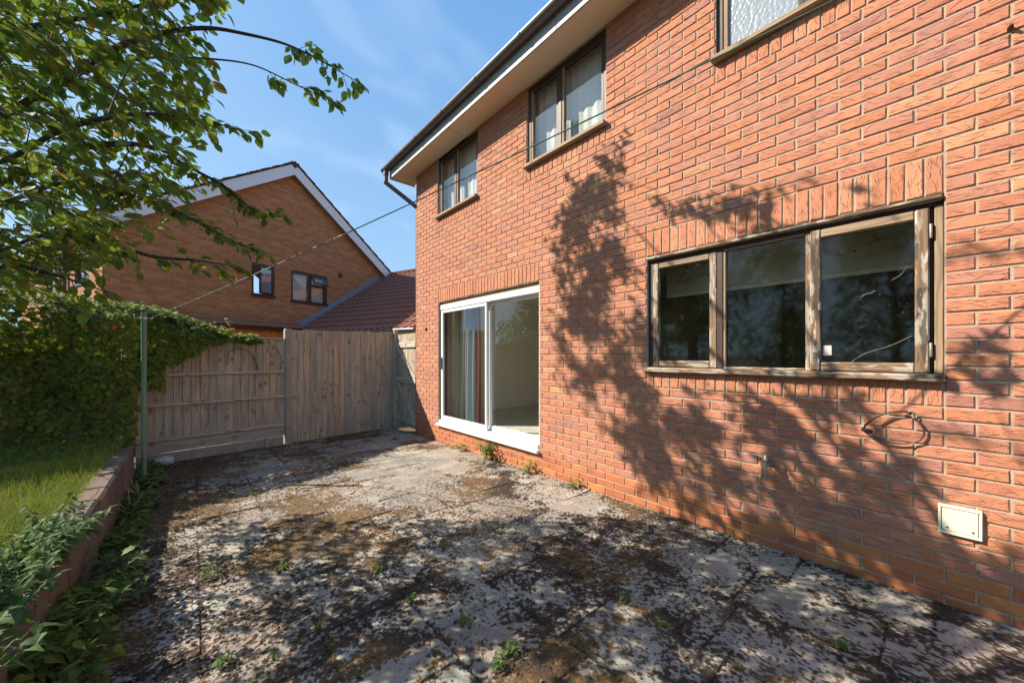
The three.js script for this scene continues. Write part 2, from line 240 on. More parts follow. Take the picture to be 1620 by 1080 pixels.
{
  const blocked = openings.flatMap(({ r: [a, b, c, d], lintel, under }) => { const q = [[a, b, c - 0.001, d + 0.2]]; if (lintel) q.push([a, b, d - 0.01, d + lintel * CO - 0.001]); if (under) q.push([a, b, c - under * CO + 0.001, c + 0.01]); return q; });
  const list = [];
  for (let k = -33; HEAD + k * CO < SOFFIT + 0.02; k++) {
    const y0 = HEAD + k * CO, yc = y0 + CO / 2, cuts = blocked.filter((b) => yc > b[2] && yc < b[3]);
    const off = (k & 1) ? 0 : 0.1125;
    for (let i = -13; i < 31; i++) {
      let segs = [[Math.max(NEAR, i * 0.225 + off), Math.min(END, (i + 1) * 0.225 + off)]];
      for (const b of cuts) segs = segs.flatMap(([p, q]) => b[1] <= p || b[0] >= q ? [[p, q]] : [[p, Math.min(q, b[0])], [Math.max(p, b[1]), q]].filter(([m, n]) => n - m > 0.032));
      for (const [p, q] of segs) if (q - p > 0.032) list.push({ s: (p + q) / 2, w: q - p - 0.01, y: yc, plinth: y0 < 0.19 });
    }
  }
  for (const b of list) { const [px, py, z] = proj(V(WALL, b.y, -b.s)); b.size = z > 0 && px < 1625 && px > 0 && py > -8 && py < 1085 ? 1 / z / z * b.w * (px - 200) : 0; }
  list.sort((a, b) => b.size - a.size);
  const rest = [];
  list.forEach((b, i) => {
    const full = Math.abs(b.w - 0.215) < 1e-4, hf = Math.abs(b.w - 0.1025) < 1e-3, geo = full ? stretchers[Math.floor(RB() * 26)] : hf ? headers[Math.floor(RB() * 8)] : brickGeo(b.w, 0.065, false, 1000 + i);
    const z = (RB() - 0.5) * 0.003, tilt = (RB() - 0.5) * 0.007, dy = (RB() - 0.5) * 0.002, t = tone(b.s, b.y), flip = RB() < 0.5 ? Math.PI : 0;
    if (i < 300) { const o = part(wall, 'brick', geo, b.plinth ? plinthMats[i % 3] : brickMats[t]); o.position.set(b.s, b.y + dy, z - 0.007); o.rotation.z = tilt + flip; }
    else { const g = geo.clone(); g.applyMatrix4(new THREE.Matrix4().makeRotationZ(tilt + flip).setPosition(b.s, b.y + dy, z - 0.007)); (b.plinth ? rest.p ??= [] : rest).push(paint(g, b.plinth ? plinthTones[i % 3] : brickTones[t])); }
  });
  stuff(part(wall, 'brickwork', mergeGeometries(rest), brickMerged));
  stuff(part(wall, 'plinth_brickwork', mergeGeometries(rest.p), std({ vertexColors: true, map: gritMap, bumpMap: gritBump, bumpScale: 0.0015, roughness: 0.8 })));
}
for (const { r: [a, b, c, d], lintel, under } of openings) {
  const n = Math.round((b - a) / 0.075), w = (b - a) / n;
  const row = (name, y, geos) => { const g = sub(house, name); for (let i = 0; i < n; i++) { const o = part(g, 'brick', geos[Math.floor(RB() * 8)], brickMats[[0, 1, 6, 1, 5, 0][Math.floor(RB() * 6)]]); o.position.set(a + (i + 0.5) * w, y + (RB() - 0.5) * 0.003, (RB() - 0.5) * 0.003); o.rotation.z = (RB() - 0.5) * 0.012 + (RB() < 0.5 ? Math.PI : 0); } };
  if (lintel) row('lintel', d + 0.1125, soldiers);
  if (under) row('sill_course', c - 0.075, halfSoldiers);
}
// ---- eaves, gutter, roof
bar(house, 'soffit', M.soffit, NEAR, 1.96, SOFFIT, SOFFIT + 0.014, -0.335, 0.004, 0, 0.001);
bar(house, 'soffit', M.soffit, 1.964, 4.2, SOFFIT, SOFFIT + 0.014, -0.335, 0.004, 0, 0.001);
bar(house, 'soffit', M.soffit, 4.204, 4.8, SOFFIT + 0.002, SOFFIT + 0.016, -0.335, 0.004, 0, 0.001);
bar(house, 'soffit', M.soffit, 4.804, 6.86, SOFFIT, SOFFIT + 0.014, -0.335, 0.14, 0, 0.001);
for (const [a, b] of [[NEAR, 2.6], [2.604, 6.87]]) bar(house, 'fascia', M.fascia, a, b, SOFFIT - 0.016, SOFFIT + 0.2, -0.355, -0.336, 0, 0.003);
bar(house, 'fascia', M.fascia, 6.862, 6.88, SOFFIT - 0.016, SOFFIT + 0.24, -0.336, 0.16, 2, 0.003);
{
  const gy = SOFFIT + 0.135, gz = -0.415, R0 = 0.062;
  const profile = (r, a0 = Math.PI, a1 = 2 * Math.PI) => Array.from({ length: 13 }, (_, k) => { const a = mix(a0, a1, k / 12); return [Math.cos(a) * r, Math.sin(a) * r * 0.92]; });
  const halfPipe = (s0, s1, ro, ri) => { const sh = new THREE.Shape(); const o = profile(ro), n = profile(ri).reverse(); [...o, ...n].forEach(([x, y], i) => sh[i ? 'lineTo' : 'moveTo'](x, y)); const g = new THREE.ExtrudeGeometry(sh, { depth: s1 - s0, bevelEnabled: false }); g.rotateY(Math.PI / 2); g.translate(s0, gy + 0.05, gz); return g; };
  const gut = part(house, 'gutter', halfPipe(NEAR, 7.0, R0, R0 - 0.004), M.gutter);
  for (const s of [-1.4, -0.5, 0.4, 1.3, 2.2, 3.05, 3.9, 4.75, 5.6, 6.35]) part(gut, 'bracket', halfPipe(s - 0.012, s + 0.012, R0 + 0.006, R0 - 0.002), M.gutter);
  for (const s of [1.75]) part(gut, 'joint_clip', halfPipe(s - 0.045, s + 0.045, R0 + 0.009, R0 - 0.002), M.gutter);
  const capShape = new THREE.Shape(profile(R0 + 0.005).map(([x, y]) => new THREE.Vector2(x, y))); const cg = new THREE.ExtrudeGeometry(capShape, { depth: 0.01, bevelEnabled: false }); cg.rotateY(Math.PI / 2); cg.translate(7.0, gy + 0.05, gz); part(gut, 'end_cap', cg, M.gutter);
  // hopper outlet and square-section downpipe swan-neck to the wall corner
  const dp = sub(house, 'downpipe', 'square brown-black downpipe with a swan-neck under the eaves');
  bar(dp, 'outlet', M.gutter, 6.86, 6.94, gy - 0.09, gy - 0.003, gz - 0.04, gz + 0.04, 1, 0.006);
  bar(dp, 'pipe', M.gutter, 6.868, 6.932, SOFFIT - 0.1, gy - 0.09, gz - 0.032, gz + 0.032, 1, 0.006);
  const a = V(6.9, SOFFIT - 0.09, gz), b = V(6.545, 4.2, 0.06), d = b.clone().sub(a), L = d.length(), o = part(dp, 'pipe', cbox(0.064, L + 0.06, 0.064, 0.006, 1), M.gutter); o.position.copy(a).addScaledVector(d, 0.5); o.quaternion.setFromUnitVectors(V(0, 1, 0), d.normalize());
  bar(dp, 'pipe', M.gutter, 6.513, 6.577, -0.1, 4.22, 0.03, 0.094, 1, 0.006);
}
// wavy interlocking tiles: courses up the slope, one strip per course; runs along x, slope rises along +y/-z of `dir`
function tileSheet(len, slope, pitch, course = 0.33, wave = 0.3, amp = 0.028, per = 8) {
  const P = [], U = [], n = Math.round(len / wave) * per, rows = Math.ceil(slope / course), c = Math.cos(pitch), q = Math.sin(pitch), prof = (k) => { const f = (k % per) / per; return amp * (f < 0.55 ? Math.sin(f / 0.55 * Math.PI) : -0.25 * Math.sin((f - 0.55) / 0.45 * Math.PI)); };
  const pt = (x, t, h) => [x, t * q + h * c, t * c - h * q];
  for (let r = 0; r < rows; r++) { const t0 = r * course - 0.03, t1 = Math.min(slope, (r + 1) * course + 0.03), jit = LAT[r * 17 + 40] * 0.004;
    for (let k = 0; k < n; k++) { const x0 = k / n * len, x1 = (k + 1) / n * len, a = prof(k), b = prof(k + 1), lift = 0.032 + jit + 0.004 * (LAT[(r * 61 + Math.floor(k / per)) & 65535] - 0.5);
      const A = pt(x0, t0, a + lift), B = pt(x1, t0, b + lift), C = pt(x1, t1, b), D = pt(x0, t1, a), E = pt(x0, t0, a + lift - 0.022), F = pt(x1, t0, b + lift - 0.022);
      for (const v of [A, C, B, A, D, C, E, B, F, E, A, B]) { P.push(...v); U.push(v[0], v[1] * 1.6 + v[2]); } } }
  return bufGeo(P, null, U);
}
{
  const roof = sub(house, 'roof'), p = 0.61, y0 = SOFFIT + 0.17, deck = part(roof, 'deck', cbox(6.98 - NEAR, 0.03, 5.6, 0.004, 0), M.tan);
  deck.position.set((6.94 + NEAR) / 2, y0 + Math.sin(p) * 2.8 + 0.0, -0.36 + Math.cos(p) * 2.8); deck.rotation.x = -p;
  const g = tileSheet(6.9 - NEAR, 5.6, p); g.translate(NEAR, y0 - 0.035, -0.36); stuff(part(roof, 'roof_tiles', g, M.tileRed));
  // the hidden far side, so that the house is closed to the light
  bar(house, 'wall', M.farBrick, NEAR, END, -0.3, 7.2, 8.0, 8.25, 1); bar(house, 'wall', M.farBrick, END - 0.25, END - 0.002, -0.3, 5.4, 0.268, 8.0, 1); bar(house, 'wall', M.farBrick, NEAR, NEAR + 0.25, -0.3, 5.4, 0.268, 8.0, 1);
  const back = part(roof, 'deck', cbox(6.98 - NEAR, 0.05, 5.8, 0.004, 0), M.tileRed); back.position.set((6.94 + NEAR) / 2, y0 + Math.sin(p) * 2.9, 8.9 - Math.cos(p) * 2.9 + 0.2); back.rotation.x = p;
  const gs = new THREE.Shape([[0.1, SOFFIT + 0.1], [8.2, SOFFIT + 0.1], [4.2, SOFFIT + 3.1]].map(([a, b]) => new THREE.Vector2(a, b)));
  for (const s of [END - 0.2, NEAR]) { const gg = new THREE.ExtrudeGeometry(gs, { depth: 0.2, bevelEnabled: false }); gg.rotateY(-Math.PI / 2); gg.translate(s + 0.2, 0, 0); part(house, 'gable', gg, M.farBrick); }
}

// ---- rooms behind the windows
function room(name, s0, s1, y0, y1, z1, wallM, floorM) {        // five slabs behind the outer wall
  const g = sub(house, name), z0 = 0.268, t = 0.1;
  bar(g, 'floor', floorM, s0, s1, y0 - t, y0, z0, z1, 2, 0.001); bar(g, 'ceiling', M.plaster, s0, s1, y1, y1 + t, z0, z1, 2, 0.001);
  bar(g, 'partition', wallM, s0 - t, s0 - 0.001, y0 - t, y1 + t, z0, z1, 1, 0.001); bar(g, 'partition', wallM, s1 + 0.001, s1 + t, y0 - t, y1 + t, z0, z1, 1, 0.001); bar(g, 'partition', wallM, s0 - t, s1 + t, y0 - t, y1 + t, z1 + 0.001, z1 + t, 1, 0.001);
  return g;
}
const kitchenPaint = std({ color: lin(0.58, 0.48, 0.35), roughness: 0.9 }), kitchenFloor = std({ color: lin(0.12, 0.09, 0.07), roughness: 0.5 });
const lounge = room('living_room', 2.75, 6.15, 0.26, 2.55, 3.6, M.plaster, M.carpet);
bar(lounge, 'skirting', M.chipped, 2.752, 6.148, 0.262, 0.36, 3.58, 3.599, 0);
const kit = room('kitchen', -2.3, 2.55, 0.26, 2.55, 3.4, kitchenPaint, kitchenFloor);
bar(kit, 'cupboard', std({ color: lin(0.5, 0.43, 0.32), roughness: 0.6 }), 1.98, 2.54, 0.27, 2.05, 0.9, 1.5, 1, 0.006);
bar(kit, 'worktop', std({ color: lin(0.42, 0.3, 0.17), roughness: 0.5 }), 1.95, 2.53, 1.12, 1.16, 1.52, 3.38, 2, 0.006);
bar(kit, 'cupboard', std({ color: lin(0.32, 0.24, 0.15), roughness: 0.6 }), 1.97, 2.53, 0.27, 1.11, 1.52, 3.38, 1, 0.006);
bar(kit, 'cupboard', std({ color: lin(0.22, 0.16, 0.1), roughness: 0.6 }), -0.6, 1.2, 0.27, 1.1, 2.85, 3.38, 1, 0.006);
const upPaint = std({ color: lin(0.62, 0.56, 0.46), roughness: 0.9 });
room('bedroom', 4.15, 6.15, 2.75, 4.9, 3.4, upPaint, M.carpet); room('bedroom', 1.75, 3.95, 2.75, 4.9, 3.4, upPaint, M.carpet); room('bathroom', -1.4, 1.6, 2.75, 4.9, 2.4, std({ color: lin(0.5, 0.54, 0.58), roughness: 0.8 }), kitchenFloor);

// ---- kitchen window: weathered timber, three lights, the outer two hung as casements
{
  const [a, b, c, d] = openings[0].r, w = sub(house, 'window', 'wide weathered timber window with peeling stain'), F = 0.035;
  bar(w, 'sill', M.worn, a - 0.012, b + 0.012, c - 0.012, c + 0.032, -0.052, 0.16, 0, 0.009);
  bar(w, 'frame', M.stain, a + 0.002, b - 0.002, d - 0.058, d - 0.003, F, 0.11, 0);
  bar(w, 'drip_strip', M.worn, a + 0.002, b - 0.002, d - 0.034, d - 0.008, -0.014, F, 0, 0.011);
  bar(w, 'frame', M.stain, b - 0.05, b - 0.003, c + 0.033, d - 0.059, F, 0.11, 1); bar(w, 'frame', M.tan, a + 0.002, a + 0.037, c + 0.033, d - 0.059, F - 0.01, 0.11, 1); bar(w, 'frame', M.stain, a + 0.038, a + 0.056, c + 0.033, d - 0.059, F + 0.02, 0.11, 1);
  bar(w, 'mullion', M.stain, 1.158, 1.206, c + 0.033, d - 0.059, F, 0.11, 1); bar(w, 'mullion', M.worn, 0.585, 0.628, c + 0.033, d - 0.059, F - 0.002, 0.11, 1);
  const dust = std({ color: lin(0.34, 0.33, 0.3), roughness: 1 }), rd = rng(61);
  const flecks = (p, s0, s1, y0, y1, z, n) => { const gs = []; for (let i = 0; i < n; i++) { const q = rr(0.0004, 0.0011, rd) * (rd() < 0.05 ? 1.9 : 1), g = new THREE.CircleGeometry(q, 5); g.scale(rr(0.6, 1.3, rd), rr(0.6, 1.5, rd), 1); g.rotateY(Math.PI); g.rotateZ(rd() * 6); g.translate(mix(s0, s1, rd()), mix(y0, y1, Math.pow(rd(), 1.1)), z - 0.0012); gs.push(g); } stuff(part(p, 'dust_flecks', mergeGeometries(gs), dust)); };
  const casement = (s0, s1, y0, y1, z, label) => { const k = sub(w, 'casement', label), t = 0.058;
    bar(k, 'stile', M.worn, s0, s0 + t, y0, y1, z, z + 0.045, 1, 0.007); bar(k, 'stile', M.worn, s1 - t, s1, y0, y1, z, z + 0.045, 1, 0.007); bar(k, 'rail', M.tan, s0 + t + 0.0005, s1 - t - 0.0005, y1 - t, y1, z + 0.001, z + 0.045, 0, 0.007); bar(k, 'rail', M.worn, s0 + t + 0.0005, s1 - t - 0.0005, y0, y0 + t, z + 0.001, z + 0.045, 0, 0.007);
    bar(k, 'pane', M.dusty, s0 + t - 0.005, s1 - t + 0.005, y0 + t - 0.005, y1 - t + 0.005, z + 0.026, z + 0.029, 1, 0.0005); flecks(k, s0 + t, s1 - t, y0 + t, y1 - t, z + 0.025, 420); return k; };
  casement(1.202, 1.756, c + 0.036, d - 0.062, F - 0.006); const rk = casement(0.055, 0.6, c + 0.036, d - 0.062, F - 0.02, 'right-hand casement with cracked glass and a square sticker');
  bar(w, 'pane', M.dusty, 0.625, 1.16, c + 0.032, d - 0.056, 0.062, 0.065, 1, 0.0005); flecks(w, 0.64, 1.15, c + 0.05, d - 0.07, 0.061, 460);
  bar(w, 'bead', M.tan, 0.63, 1.157, d - 0.075, d - 0.059, 0.04, 0.062, 0); bar(w, 'bead', M.worn, 0.63, 1.157, c + 0.033, c + 0.05, 0.04, 0.062, 0); bar(w, 'bead', M.tan, 1.138, 1.157, c + 0.05, d - 0.075, 0.04, 0.062, 1);
  for (const y of [c + 0.17, d - 0.2]) { const o = part(rk, 'hinge', lathe([[0.0001, -0.04], [0.007, -0.04], [0.0075, 0], [0.007, 0.04], [0.0001, 0.04]], 10), M.brass); o.position.set(0.05, y, F - 0.02); }
  bar(rk, 'sticker', std({ color: lin(0.74, 0.58, 0.5), roughness: 0.8 }), 0.49, 0.535, 1.385, 1.45, F + 0.0035, F + 0.0045, 1, 0.0002, 'small square faded pink sticker');
  const line = (pts, r) => part(rk, 'crack', tube(pts.map(([s, y]) => V(s, y, F + 0.0045)), r, r, 4, 14), std({ color: lin(0.55, 0.55, 0.52), roughness: 0.4 }));
  line([[0.39, 1.345], [0.32, 1.4], [0.22, 1.44], [0.125, 1.5]], 0.0006); line([[0.125, 1.9], [0.14, 1.915], [0.17, 1.87], [0.21, 1.84]], 0.0005); line([[0.28, 1.79], [0.3, 1.775], [0.33, 1.77], [0.345, 1.755]], 0.0008);
}
// ---- white sliding patio door in a timber surround
{
  const [a, b, c, d] = openings[1].r, w = sub(house, 'patio_door', 'white aluminium sliding patio door in a timber surround'), F = 0.03;
  bar(w, 'sill', M.chipped, a - 0.015, b + 0.02, c + 0.002, c + 0.045, -0.05, 0.17, 0, 0.008); bar(w, 'threshold', M.white, a + 0.02, b - 0.02, c + 0.046, c + 0.1, -0.005, 0.15, 0);
  bar(w, 'head', M.tan, a + 0.001, b - 0.001, d - 0.05, d - 0.002, F + 0.01, 0.16, 0); bar(w, 'jamb', M.stain, b - 0.03, b - 0.001, c + 0.046, d - 0.051, F, 0.16, 1); bar(w, 'jamb', M.stain, a + 0.001, a + 0.02, c + 0.101, d - 0.051, F + 0.02, 0.16, 1);
  bar(w, 'track', M.white, a + 0.004, b - 0.034, d - 0.135, d - 0.052, F - 0.012, 0.155, 0, 0.005);
  const leaf = (s0, s1, y0, y1, z, tL, tR, tT, tB, label) => { const k = sub(w, 'sliding_panel', label); bar(k, 'stile', M.white, s1 - tL, s1, y0, y1, z, z + 0.035, 1); bar(k, 'stile', M.white, s0, s0 + tR, y0, y1, z, z + 0.035, 1); bar(k, 'rail', M.white, s0 + tR, s1 - tL, y1 - tT, y1, z + 0.001, z + 0.034, 0); bar(k, 'rail', M.white, s0 + tR, s1 - tL, y0, y0 + tB, z + 0.001, z + 0.034, 0); bar(k, 'pane', M.glass, s0 + tR - 0.004, s1 - tL + 0.004, y0 + tB - 0.004, y1 - tT + 0.004, z + 0.016, z + 0.02, 1, 0.0005); return k; };
  const L = leaf(4.31, b - 0.04, c + 0.102, d - 0.138, F - 0.004, 0.06, 0.042, 0.05, 0.075, 'outer sliding panel with dark handle');
  bar(L, 'handle', M.gutter, b - 0.08, b - 0.058, 1.16, 1.36, F - 0.026, F - 0.004, 1);
  leaf(a + 0.028, 4.34, c + 0.102, d - 0.138, F + 0.06, 0.045, 0.03, 0.04, 0.075);
  bar(w, 'cover_strip', M.white, a + 0.004, a + 0.026, c + 0.101, d - 0.136, F - 0.008, 0.03 + F, 1);
}
// ---- upstairs windows
function upWindow(i, pane, lintelY, label) {
  const [a, b, c] = openings[i].r, d = SOFFIT - 0.004, w = sub(house, 'window', label), F = 0.03, m = (a + b) / 2 + (i === 4 ? 0 : 0.06);
  bar(w, 'sill', M.tan, a - 0.02, b + 0.02, c + 0.002, c + 0.045, -0.06, 0.15, 0, 0.007);
  bar(w, 'frame', M.stain, a + 0.002, b - 0.002, d - 0.045, d, F, 0.1, 0); bar(w, 'frame', M.stain, a + 0.002, a + 0.045, c + 0.046, d - 0.046, F, 0.1, 1); bar(w, 'frame', M.stain, b - 0.045, b - 0.002, c + 0.046, d - 0.046, F, 0.1, 1); bar(w, 'frame', M.stain, a + 0.046, b - 0.046, c + 0.046, c + 0.07, F, 0.1, 0);
  bar(w, 'mullion', M.stain, m - 0.025, m + 0.025, c + 0.071, d - 0.046, F - 0.002, 0.1, 1);
  for (const [p, q] of [[a + 0.046, m - 0.026], [m + 0.026, b - 0.046]]) { const k = sub(w, 'casement'), t = 0.034; bar(k, 'stile', M.tan, q - t, q, c + 0.073, d - 0.049, F + 0.006, F + 0.05, 1); bar(k, 'stile', M.stain, p, p + t, c + 0.073, d - 0.049, F + 0.006, F + 0.05, 1); bar(k, 'rail', M.stain, p + t, q - t, d - 0.049 - t, d - 0.049, F + 0.007, F + 0.05, 0); bar(k, 'rail', M.tan, p + t, q - t, c + 0.073, c + 0.073 + t, F + 0.007, F + 0.05, 0); if (pane !== M.obscure) bar(k, 'pane', pane, p + t - 0.004, q - t + 0.004, c + 0.073 + t - 0.004, d - 0.049 - t + 0.004, F + 0.028, F + 0.031, 1, 0.0005);
    else { const w0 = q - p - 2 * t + 0.008, h0 = d - c - 0.122 - 2 * t + 0.008, g = new THREE.PlaneGeometry(w0, h0, Math.round(w0 / 0.0055), Math.round(h0 / 0.0055)), v = g.attributes.position; for (let n = 0; n < v.count; n++) v.setZ(n, 0.005 * pebble(v.getX(n) / 0.026 + 30, v.getY(n) / 0.034 + 30)); g.rotateY(Math.PI); g.computeVertexNormals(); const o = part(k, 'pane', g, pane, 'pebbled obscure glass'); o.position.set((p + q) / 2, (c + 0.073 + d - 0.049) / 2, F + 0.03); } }
}
upWindow(2, M.glass, 0, 'upstairs window at the end of the house'); upWindow(3, M.glass, 0, 'upstairs window in the middle of the wall'); upWindow(4, M.obscure, 0, 'upstairs window with patterned obscure glass');

// ---- things hanging in the rooms (top level)
const H = (s, y, z) => V(WALL + z, y, -s);                      // house frame to world
function folds(name, label, category, mat, s0, s1, y0, y1, z, amp, k, seed, group) { // pleated cloth with thickness
  const n = Math.round((s1 - s0) / 0.012), r = rng(seed), ph = r() * 6, P = [], I = [], rows = 8;
  for (const side of [0, 0.0035]) for (let j = 0; j <= rows; j++) for (let i = 0; i <= n; i++) { const t = i / n, v = j / rows, sw = 1 + 0.25 * Math.sin(v * 3 + ph); const p = H(mix(s0, s1, t) + 0.02 * Math.sin(v * 2 + ph) * v, mix(y1, y0, v), z + side + amp * sw * Math.sin(t * k * 6.283 + 1.2 * Math.sin(t * 9 + ph) + 0.4 * v) + 0.3 * amp * Math.sin(t * k * 2.7 + ph)); P.push(p.x, p.y, p.z); }
  const st = n + 1, half = st * (rows + 1); for (const o of [0, half]) for (let j = 0; j < rows; j++) for (let i = 0; i < n; i++) { const a = o + j * st + i; I.push(a, a + 1, a + st, a + 1, a + st + 1, a + st); }
  const g = new THREE.BufferGeometry(); g.setAttribute('position', new THREE.Float32BufferAttribute(P, 3)); g.setIndex(I); g.computeVertexNormals();
  return tag(part(null, name, g, mat), label, category, group);
}
const cloth = (r, g, b) => std({ color: lin(r, g, b), roughness: 1, bumpMap: gritBump, bumpScale: 0.001, side: THREE.DoubleSide });
folds('curtain', 'cream curtain edge hanging at the far end of the patio door', 'curtain', cloth(0.55, 0.48, 0.36), 5.3, 5.6, 0.3, 2.2, 0.3, 0.02, 2, 3);
folds('curtain', 'pale grey-blue curtain gathered inside the patio door', 'curtain', cloth(0.36, 0.4, 0.43), 4.98, 5.28, 0.3, 2.2, 0.32, 0.035, 3, 4);
folds('curtain', 'dark red patterned curtain strip inside the patio door', 'curtain', cloth(0.24, 0.07, 0.05), 4.87, 4.96, 0.3, 2.2, 0.33, 0.02, 1.2, 5);
const netA = folds('net_curtain', 'white net curtain in the upstairs window at the house end', 'net curtain', M.net, 4.56, 5.62, 3.82, 4.72, 0.17, 0.008, 10, 8);
const netB = folds('net_curtain', 'white net curtain in the middle upstairs window', 'net curtain', M.net, 2.3, 3.38, 3.82, 4.72, 0.17, 0.008, 10, 9);
{
  const b = thing('roller_blind', 'cream roller blind pulled part way down inside the kitchen window', 'blind', H(0.9, 2.27, 0.31).toArray(), Math.PI / 2);
  const spotted = tex(512, 256, (i, j) => { const u = i / 512, v = j / 256, m = sst(0.56, 0.62, fbm(u * 70, v * 24, 3, 3, 70)) * sst(0.42, 0.6, fbm(u * 9, v * 3, 3, 8, 9)) * sst(0.15, 0.5, v); return [mix(0.52, 0.12, m), mix(0.48, 0.1, m), mix(0.38, 0.075, m)]; }, true); spotted.repeat.set(1 / 1.72, 1 / 0.34);
  const cl = part(b, 'cloth', cbox(1.72, 0.31, 0.003, 0.0005, 1, [0.86, 0.17]), std({ map: spotted, roughness: 0.9 })); cl.position.y = -0.15;
  const batten = part(b, 'batten', cbox(1.72, 0.026, 0.009, 0.003, 0), M.blind); batten.position.y = -0.315; const rl = part(b, 'roller', new THREE.CylinderGeometry(0.018, 0.018, 1.74, 14).rotateZ(Math.PI / 2), M.blind); rl.position.z = 0.02;
}
// ---- things fixed to the wall
{
  const b = thing('meter_box', 'small cream meter box on the brick wall near the ground', 'meter box', H(-0.055, 0.475, 0).toArray(), Math.PI / 2), cr = new THREE.MeshPhysicalMaterial({ color: lin(0.72, 0.68, 0.52), roughness: 0.5, bumpMap: gritBump, bumpScale: 0.0006 });
  bar(b, 'frame', cr, -0.078, 0.078, -0.08, -0.064, -0.02, 0.004, 0, 0.003); bar(b, 'frame', cr, -0.078, 0.078, 0.064, 0.08, -0.02, 0.004, 0, 0.003); bar(b, 'frame', cr, -0.078, -0.066, -0.0635, 0.0635, -0.02, 0.004, 1, 0.003); bar(b, 'frame', cr, 0.066, 0.078, -0.0635, 0.0635, -0.02, 0.004, 1, 0.003);
  bar(b, 'door', cr, -0.0635, 0.0635, -0.061, 0.061, -0.0165, 0.004, 1, 0.002); for (const s of [-0.045, 0.045]) { const o = part(b, 'screw', new THREE.CylinderGeometry(0.0045, 0.0045, 0.004, 10).rotateX(Math.PI / 2), M.rubber); o.position.set(s, -0.042, -0.018); }
}
{
  const t = thing('garden_tap', 'old brass garden tap sticking out of the brick wall', 'tap', H(0.83, 0.62, 0).toArray(), Math.PI / 2); t.scale.setScalar(1.35);
  part(t, 'flange', new THREE.CylinderGeometry(0.022, 0.024, 0.01, 16).rotateX(Math.PI / 2).translate(0, 0, -0.004), M.brass); part(t, 'body', tube([V(0, 0, 0), V(0, 0, -0.05), V(0, -0.004, -0.085), V(0, -0.03, -0.1), V(0, -0.06, -0.102)], 0.0115, 0.0105, 10, 14), M.brass);
  part(t, 'collar', lathe([[0.0001, 0], [0.013, 0], [0.014, 0.012], [0.009, 0.016], [0.007, 0.035], [0.0001, 0.035]], 12).translate(0, 0.006, -0.07), M.brass); const h = part(t, 'handle', cbox(0.055, 0.008, 0.01, 0.003, 0), M.brass); h.position.set(0, 0.043, -0.07); h.rotation.y = 0.6;
  part(t, 'spout', new THREE.CylinderGeometry(0.013, 0.013, 0.016, 12).translate(0, -0.066, -0.102), M.brass);
}
{
  const t = thing('cable_loop', 'dark cable bent into a loop on the wall below the kitchen window', 'cable', H(0.2, 0.97, 0).toArray(), Math.PI / 2), h = (s, y, z) => V(s - 0.2, y - 0.97, z);
  part(t, 'cable', tube([h(0.125, 1.045, 0.01), h(0.15, 1.055, -0.02), h(0.22, 1.04, -0.035), h(0.29, 0.99, -0.04), h(0.325, 0.925, -0.042), h(0.29, 0.89, -0.04), h(0.22, 0.868, -0.03), h(0.14, 0.87, -0.022), h(0.09, 0.9, -0.02), h(0.075, 0.95, -0.02), h(0.1, 1.005, -0.015), h(0.135, 1.035, -0.012)], 0.0055, 0.005, 7, 60), std({ color: lin(0.07, 0.045, 0.035), roughness: 0.5 }));
  part(t, 'plug', tube([h(0.285, 0.915, -0.045), h(0.335, 0.93, -0.05)], 0.013, 0.011, 8, 3), M.rubber); const e = part(t, 'fixing', new THREE.TorusGeometry(0.012, 0.004, 6, 14), M.brass); e.position.copy(h(0.128, 1.045, -0.012)); const e2 = part(t, 'fixing', new THREE.TorusGeometry(0.009, 0.004, 6, 14), M.brass); e2.position.copy(h(0.112, 1.03, -0.014)); e2.rotation.x = 0.6;
}
{ const o = thing('wall_vent', 'small round dark outlet in the wall left of the patio door', 'vent', H(6.09, 1.87, 0).toArray(), Math.PI / 2); part(o, 'rim', new THREE.TorusGeometry(0.03, 0.009, 8, 18), M.gutter); part(o, 'cowl', lathe([[0.0001, 0], [0.03, 0], [0.028, 0.012], [0.015, 0.02], [0.0001, 0.022]], 14).rotateX(-Math.PI / 2), M.rubber); }
{ const o = thing('wall_bolt', 'rusty bolt stub in the upper right of the brick wall', 'bolt', H(-0.22, 3.06, 0).toArray(), Math.PI / 2); part(o, 'shank', lathe([[0.0001, 0], [0.011, 0], [0.012, 0.02], [0.008, 0.024], [0.007, 0.04], [0.0001, 0.041]], 10).rotateX(-Math.PI / 2), std({ color: lin(0.1, 0.05, 0.03), roughness: 0.9 })); }

// ================================================================ PATIO: rows of slabs parallel to the wall, moss and lichen over them
const patio = new THREE.Group(); patio.name = 'patio'; patio.userData = { kind: 'structure' }; patio.rotation.x = -Math.asin(0.015); scene.add(patio);
const PX0 = -0.5, PX1 = 3.185, PS0 = -1.6, PS1 = 8.0;
const slabRows = []; {
  const r = rng(12), xs = [3.185, 2.76, 2.33, 1.85, 1.4, 0.94, 0.49, 0.03, -0.5];
  const first = { 0: 0.03, 1: 0.34, 2: 0.9, 3: 0.65 };
  for (let i = 0; i + 1 < xs.length; i++) { const cuts = []; let s = first[i] ?? rr(0, 0.5, r); const s0 = s; while (s > PS0) s -= 0.6; cuts.push(PS0); for (s = s0 - 0.6 * Math.floor((s0 - PS0) / 0.6); s < PS1 - 0.25; s += r() < 0.6 ? 0.6 : r() < 0.6 ? 0.45 : 0.75) if (s > PS0 + 0.2) cuts.push(s); cuts.push(PS1); slabRows.push({ x1: xs[i], x0: xs[i + 1], cuts }); }
}
function joint(x, s) { for (const w of slabRows) if (x >= w.x0 && x <= w.x1) { let d = Math.min(x - w.x0, w.x1 - x); for (const c of w.cuts) d = Math.min(d, Math.abs(s - c)); return d; } return 0; }
